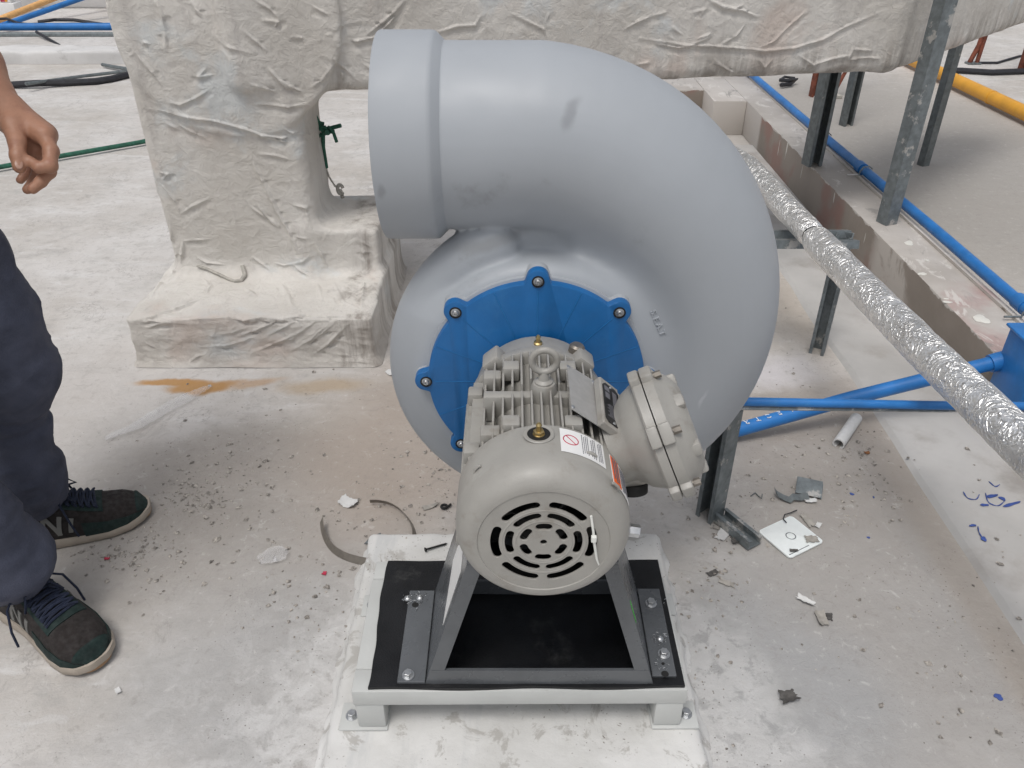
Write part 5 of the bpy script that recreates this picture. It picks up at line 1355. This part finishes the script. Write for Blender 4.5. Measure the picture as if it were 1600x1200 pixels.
# square cover plate
q = [G(*c, .006) for c in ((1184, 829), (1240, 802), (1286, 848), (1233, 873))]; ce = sum(q, Vector())/4
ex = (q[1]-q[0]+q[2]-q[3])/2; ey = (q[3]-q[0]+q[2]-q[1])/2
T = thing('cover_plate', ce, 'shiny square metal cover plate with rounded corners lying on the floor', 'metal plate')
M = frame(ce, (0, 0, 1), ex); hx_, hy_ = ex.length/2*.97, ey.length/2*.97; out = []
for cx_, cy_, a0 in ((1, 1, 0), (-1, 1, 90), (-1, -1, 180), (1, -1, 270)):
    for t in np.linspace(a0, a0+90, 7): out.append((cx_*(hx_-.008)+.008*math.cos(R(t)), cy_*(hy_-.008)+.008*math.sin(R(t))))
M_plate = simple('sky_white_zinc_plate', (.86, .90, .89), .35, .15, .03, 60)  # near-white base colour stands in for the sky reflected in the metal
mb = MB(); mb.prism(out, M, -.0035, .0, .0006); mb.build('plate', M_plate, T)
mb = MB(); mb.lathe([(.0105, .0), (.0095, .0006), (.0085, .0)], ce+Vector((0, 0, .0002)), (0, 0, 1), 32, (False, False)); mb.box(-hx_*.9, hx_*.25, -hy_*.86, -hy_*.83, 0, .0005, M); mb.build('knockout', M_galvd, T)
flake('grey_chip', 1268, 843, .012, .009, M_paper, 'crumbled grey chip on the corner of the shiny cover plate', z=.007)
flake('dark_chip', 1240, 861, .008, .003, M_dflake, 'dark sliver on the near edge of the shiny cover plate', z=.007)
mb = MB(); mb.tube([G(1229, 817, .008), G(1224, 811, .01), G(1226, 804, .008), G(1236, 801, .006), G(1245, 797, .004)], .0012, 6); tag(mb.build('wire', M_cable), 'bent black wire end at the far corner of the shiny cover plate', 'wire')
# crumpled sheet metal
T = thing('metal_scrap', G(1255, 765), 'torn piece of grey sheet metal with a curled strip beside it on the floor', 'metal scrap')
c = G(1265, 762, .012); M = Matrix.Translation(c) @ Matrix.Rotation(R(-20), 4, 'Z') @ Matrix.Rotation(R(14), 4, 'X')
mb = MB(); mb.box(-.028, .026, -.022, .024, -.001, .0012, M, .0006, 1); mb.box(.024, .028, -.020, .022, -.012, .003, M @ Matrix.Rotation(.3, 4, 'Y')); mb.build('sheet', M_galv, T)
mb = MB(); pts = [G(1211, 768, .016), G(1215, 775, .008), G(1225, 779, .005), G(1234, 783, .004), G(1240, 780, .007), G(1250, 779, .005), G(1263, 776, .008)]
V = []; F = []
for i, p_ in enumerate(pts):
    for dy, dz_ in ((-.006, .0), (.010, .004), (.010, .005), (-.006, .0012)): V.append(p_+Vector((0, dy+.003*math.sin(i*2), dz_)))
for i in range(len(pts)-1):
    for k in range(4): F.append((4*i+k, 4*i+(k+1) % 4, 4*i+4+(k+1) % 4, 4*i+4+k))
F += [(3, 2, 1, 0), (4*len(pts)-4, 4*len(pts)-3, 4*len(pts)-2, 4*len(pts)-1)]
mb.add(V, F); mb.build('curled_strip', M_galvd, T, smooth=False)
flake('plaster_crumb', 1266, 783, .012, .006, M_wflake, 'pale torn crumb at the tip of the sheet metal scrap', z=.003)
mb = MB(); mb.tube([G(1173, 775, .003), G(1180, 770, .004), G(1185, 775, .003), G(1190, 779, .006), G(1191, 772, .008)], .0013, 6); tag(mb.build('wire', M_galvd), 'small hooked wire offcut left of the sheet metal scrap', 'wire')
# white tube offcut
T = thing('tube_offcut', G(1325, 672, .01), 'short white tube offcut lying on the floor under the blue conduits', 'tube')
a = G(1310, 694, .010); b = G(1338, 653, .014); mb = MB(); ax = (b-a); mb.lathe([(.011, 0), (.014, 0), (.014, ax.length), (.011, ax.length), (.011, 0)], a, ax, 24, (False, False)); mb.build('tube', M_wflake, T)
# curled strip beside the plinth
pth = [(502, 812, .02), (504, 828, .012), (511, 846, .008), (523, 860, .008), (541, 870, .008), (562, 876, .008), (580, 878, .008), (610, 872, .008), (636, 858, .008), (647, 842, .008), (647, 828, .008), (640, 812, .008), (627, 797, .009), (610, 787, .010), (592, 783, .011), (578, 783, .012)]
mb = MB(); V = []; F = []
pp = [G(a, b, c) for a, b, c in pth]; pf = []
for i in range(len(pp)-1):
    p0, p1, p2, p3 = pp[max(0, i-1)], pp[i], pp[i+1], pp[min(len(pp)-1, i+2)]
    for t in (0, .25, .5, .75): pf.append(.5*((2*p1)+(-p0+p2)*t+(2*p0-5*p1+4*p2-p3)*t*t+(-p0+3*p1-3*p2+p3)*t**3))
pf.append(pp[-1])
for i, p_ in enumerate(pf):
    t = (pf[min(i+1, len(pf)-1)]-pf[max(i-1, 0)]); t.z = 0; t.normalize(); nrm = Vector((-t.y, t.x, 0))
    for a, z in ((0, -.007), (.0012, -.007), (.0012, .007), (0, .007)): V.append(p_+nrm*a*1.0+Vector((0, 0, z))+nrm*(z*.5))
for i in range(len(pf)-1):
    for k in range(4): F.append((4*i+k, 4*i+(k+1) % 4, 4*i+4+(k+1) % 4, 4*i+4+k))
F += [(3, 2, 1, 0), (4*len(pf)-4, 4*len(pf)-3, 4*len(pf)-2, 4*len(pf)-1)]
mb.add(V, F); tag(mb.build('curled_band', M_wrap), 'long curled brown band lying in a loop beside the back left corner of the plinth', 'band')
# screw, grommet, scraps
a = G(664, 859, .066); b = G(699, 849, .063); T = thing('screw', a, 'black screw lying on the white plinth left of the motor', 'screw'); ax = b-a
mb = MB(); mb.lathe([(.0045, 0), (.0043, .0012), (.0018, .004)], a, ax, 16, (True, True)); mb.build('head', M_dark, T)
prof = [(.0016, .003)]
for k in range(16): h = .006+k*(ax.length-.008)/16; prof += [(.0015, h), (.0026, h+.0007), (.0015, h+.0014)]
prof += [(.0003, ax.length)]
mb = MB(); mb.lathe(prof, a, ax, 12); mb.build('threaded_shank', M_dark, T)
T = thing('grommet', G(694, 792), 'small black rubber grommet on the floor left of the motor', 'grommet')
mb = MB(); c = G(694, 792, .005); mb.tube([c+Vector((.006*math.cos(t), .006*math.sin(t), .001)) for t in np.linspace(0, 2*math.pi, 16, endpoint=False)], .0028, 8, closed=True); mb.build('ring', M_dark, T)
mb = MB(); mb.tube([c+Vector((.006, 0, 0)), c+Vector((.012, .003, .002)), c+Vector((.013, .008, .0))], .0028, 8); mb.build('tail', M_dark, T)
c = G(583, 842, .006); T = thing('cutter_blade', c, 'dark folded metal offcut at the back left corner of the plinth', 'metal offcut')
M = Matrix.Translation(c) @ Matrix.Rotation(R(38), 4, 'Z') @ Matrix.Rotation(R(12), 4, 'X'); mb = MB()
mb.prism([(-.022, -.002), (-.008, -.008), (.016, -.008), (.020, .004), (-.004, .006)], M, 0, .0025, .0005); mb.build('plate', M_galvd, T, smooth=False)
mb = MB(); mb.box(-.009, .014, -.008, -.0065, -.001, .008, M); mb.build('folded_edge', M_dark, T, smooth=False)
for k, (px, py, sx, sy, mt, lb) in enumerate([
    (1283, 968, .009, .016, M_paper, 'dark folded flake on the floor, lower right of the cover plate'), (1258, 941, .006, .016, M_wflake, 'pale splinter-like flake above the dark folded flake'),
    (1231, 1092, .011, .014, M_dflake, 'dark grey square flake alone on the floor near the bottom right of the plinth'), (1135, 912, .014, .006, M_paper, 'grey crumbly flake right of the rubber mat'),
    (1113, 897, .011, .006, M_dflake, 'dark flake beside the back right corner of the plinth'), (1295, 965, .008, .006, M_dflake, 'small dark flake touching the folded flake'),
    (610, 584, .014, .008, M_wflake, 'bright white chip beside the left edge of the blower casing'), (1354, 709, .006, .004, M_tab, 'tiny orange brown leaf bit right of the white tube offcut'),
    (1278, 822, .008, .005, M_wflake, 'pale pebble-like crumb right of the cover plate'), (1262, 815, .018, .008, M_paper, 'crumbled grey mortar bits right behind the cover plate'),
    (545, 787, .018, .014, M_wflake, 'round pale mortar flake above the curled band'), (672, 793, .016, .006, M_paper, 'row of sandy mortar lumps left of the black grommet'),
    (507, 897, .004, .004, M_red, 'tiny pink pebble left of the plinth'), (185, 1081, .006, .004, M_wflake, 'small translucent bead in front of the near shoe'),
    (168, 874, .005, .003, M_red, 'tiny red chip on the floor between the two shoes'), (1128, 838, .016, .010, M_wflake, 'torn pale paper at the foot of the strut stand'),
    (1150, 848, .007, .010, M_dflake, 'dark crumpled chip at the end of the strut foot channel'), (1122, 826, .010, .006, M_paper, 'grey crumb wedged in the strut foot channel')]):
    flake('floor_flake', px, py, sx, sy, mt, lb, 'flake', rot=k*.9, curl=.6, seed=k, z=.0)
# clear film scraps left of the duct base
m, t, bs = newmat('clear_film'); N = NT(t); bs.inputs['Base Color'].default_value = (.75, .75, .76, 1); bs.inputs['Roughness'].default_value = .3; bs.inputs['Alpha'].default_value = .28
N.bump(N.noise(60, 5), .6, .006, bs); M_film = m
def film(name, pts, w, label):
    pp = [G(a, b, .004) for a, b in pts]; V = []; F = []; m_ = 9; pf = []
    for i in range(len(pp)-1):
        for t in np.linspace(0, 1, 10, endpoint=False): pf.append(pp[i].lerp(pp[i+1], t))
    pf.append(pp[-1])
    for i, p_ in enumerate(pf):
        t = (pf[min(i+1, len(pf)-1)]-pf[max(i-1, 0)]).normalized(); nn = Vector((-t.y, t.x, 0)); ww = w*(.35+.65*math.sin(math.pi*(i+1)/(len(pf)+1)))
        for j in range(m_):
            s_ = (j/(m_-1)-.5)*2; h = .004+.006*abs(perlin(np.array([[i*.37, j*.55, len(pts)]]))[0])*2+.003*(1-s_*s_)
            V.append(p_+nn*s_*ww+Vector((0, 0, h)))
    for i in range(len(pf)-1):
        for j in range(m_-1): a = i*m_+j; F.append((a, a+1, a+m_+1, a+m_))
    mb = MB(); mb.add(V, F); return tag(mb.build(name, M_film, auto=180), label, 'plastic film')
film('plastic_film', [(165, 688), (215, 668), (260, 640), (300, 620), (330, 605)], .020, 'crumpled strip of clear plastic film in front of the duct foot')
film('plastic_film', [(405, 880), (430, 868), (450, 870)], .022, 'small crumpled whitish scrap left of the plinth')
# drips of paint
def drop(mb, px, py, z, a, b, rot, seed, bmp=.0012):
    r = np.random.default_rng(seed); c = G(px, py, z); n = 26; ph = r.uniform(0, 6.28, 4); out = []
    for k in range(n):
        t = 2*math.pi*k/n; rr = 1+.16*math.sin(2*t+ph[0])+.12*math.sin(3*t+ph[1])+.07*math.sin(5*t+ph[2]); out.append((a*rr*math.cos(t), b*rr*math.sin(t)))
    mb.prism(out, Matrix.Translation(c) @ Matrix.Rotation(rot, 4, 'Z'), 0, bmp, bmp*.8)
mb = MB()
for i, (px, py, a, b, rr) in enumerate([(1550, 775, .016, .004, .3), (1566, 779, .006, .006, 0), (1538, 789, .008, .004, 0), (1580, 788, .022, .004, .3), (1520, 821, .008, .003, 0), (1537, 842, .006, .006, 0), (1331, 772, .0045, .004, 0), (1560, 1089, .007, .006, 0), (1357, 840, .003, .003, 0), (1365, 777, .002, .003, 0)]):
    drop(mb, px, py, .0105 if px > 1400 and py < 900 else .0005, a, b, rr, i)
for pts in ([(1505, 768), (1512, 778), (1525, 780), (1530, 773)], [(1540, 770), (1545, 785), (1560, 790), (1570, 782)], [(1528, 822), (1530, 832), (1536, 842)], [(1545, 752), (1555, 760), (1562, 757)]):
    p4 = [G(a, b, .0108) for a, b in pts]; sp3 = []
    for i in range(len(p4)-1):
        p0, p1, p2, p3 = p4[max(0, i-1)], p4[i], p4[i+1], p4[min(len(p4)-1, i+2)]
        for t in (0, .2, .4, .6, .8): sp3.append(.5*((2*p1)+(-p0+p2)*t+(2*p0-5*p1+4*p2-p3)*t*t+(-p0+3*p1-3*p2+p3)*t**3))
    mb.tube(sp3+[p4[-1]], [.0005+.0009*abs(math.sin(k*.7)) for k in range(len(sp3)+1)], 5)
tag(mb.build('blue_paint_marks', M_bluepaint), None, None, kind='structure')
mb = MB()
drop(mb, 1533, 499, .1675, .022, .020, .3, 5, .002); drop(mb, 1480, 472, .1675, .012, .006, 0, 6); drop(mb, 1441, 428, .1675, .014, .008, .4, 7)
drop(mb, 1478, 467, .1675, .006, .004, 0, 8); drop(mb, 1449, 407, .1675, .007, .004, 0, 9); drop(mb, 1420, 380, .1675, .02, .012, .8, 10)
tag(mb.build('white_paint_marks', M_whitepaint), None, None, kind='structure')
# loose grit
mb = MB(); r = np.random.default_rng(3)
clusters = [(330, 760, 55, 40, 190), (250, 800, 80, 40, 150), (380, 700, 60, 40, 90), (250, 880, 70, 35, 90), (560, 800, 50, 30, 70), (690, 790, 30, 40, 90), (640, 680, 40, 60, 80), (1130, 880, 40, 50, 110), (1330, 760, 50, 40, 140), (300, 780, 22, 14, 160), (180, 870, 40, 12, 90), (220, 850, 25, 14, 80), (1100, 760, 30, 20, 80), (1350, 720, 20, 30, 80), (690, 700, 12, 40, 80),
            (1240, 720, 60, 40, 70), (1200, 560, 50, 40, 60), (1350, 950, 90, 80, 50), (1500, 1080, 60, 60, 40), (420, 870, 50, 60, 110), (500, 940, 40, 60, 90), (800, 760, 300, 200, 50), (500, 560, 100, 30, 60), (1110, 1010, 30, 90, 60), (1550, 900, 60, 120, 40)]
pads = (-.29, .30, .3, 1.18)
for cx_, cy_, sx, sy, n in clusters:
    for _ in range(n):
        g = G(cx_+r.normal()*sx, max(330, cy_+r.normal()*sy), 0)
        z = .060 if (pads[0] < g.x < pads[1] and g.y < pads[3] and g.y > pads[2]) else 0.0
        if g.x > .90: z = .0095
        s_ = min(abs(r.normal())**1.7*.0016+.0008, .006)
        if z > .05: s_ *= .5
        Mx_ = Matrix.Translation((g.x, g.y, z+s_*.2)) @ Matrix.Rotation(r.uniform(0, 6), 4, 'Z')
        pts = [Mx_ @ Vector((a*s_*r.uniform(.6, 1.5), b*s_*r.uniform(.6, 1.2), c*s_*r.uniform(.3, .9))) for a, b, c in ((1, 0, 0), (0, 1, 0), (-1, 0, 0), (0, -1, 0), (0, 0, 1), (.6, .6, .7), (-.6, .5, .6))]
        mb.add(pts, [(0, 5, 4), (5, 1, 4), (1, 6, 4), (6, 2, 4), (2, 3, 4), (3, 0, 4), (0, 1, 5), (1, 2, 6)])
M_grit = simple('mortar_grit', (.32, .295, .265), .9, 0, .6, 120)
tag(mb.build('loose_grit', M_grit, smooth=False), 'loose mortar grit and crumbs scattered over the roof floor', 'grit', kind='stuff')
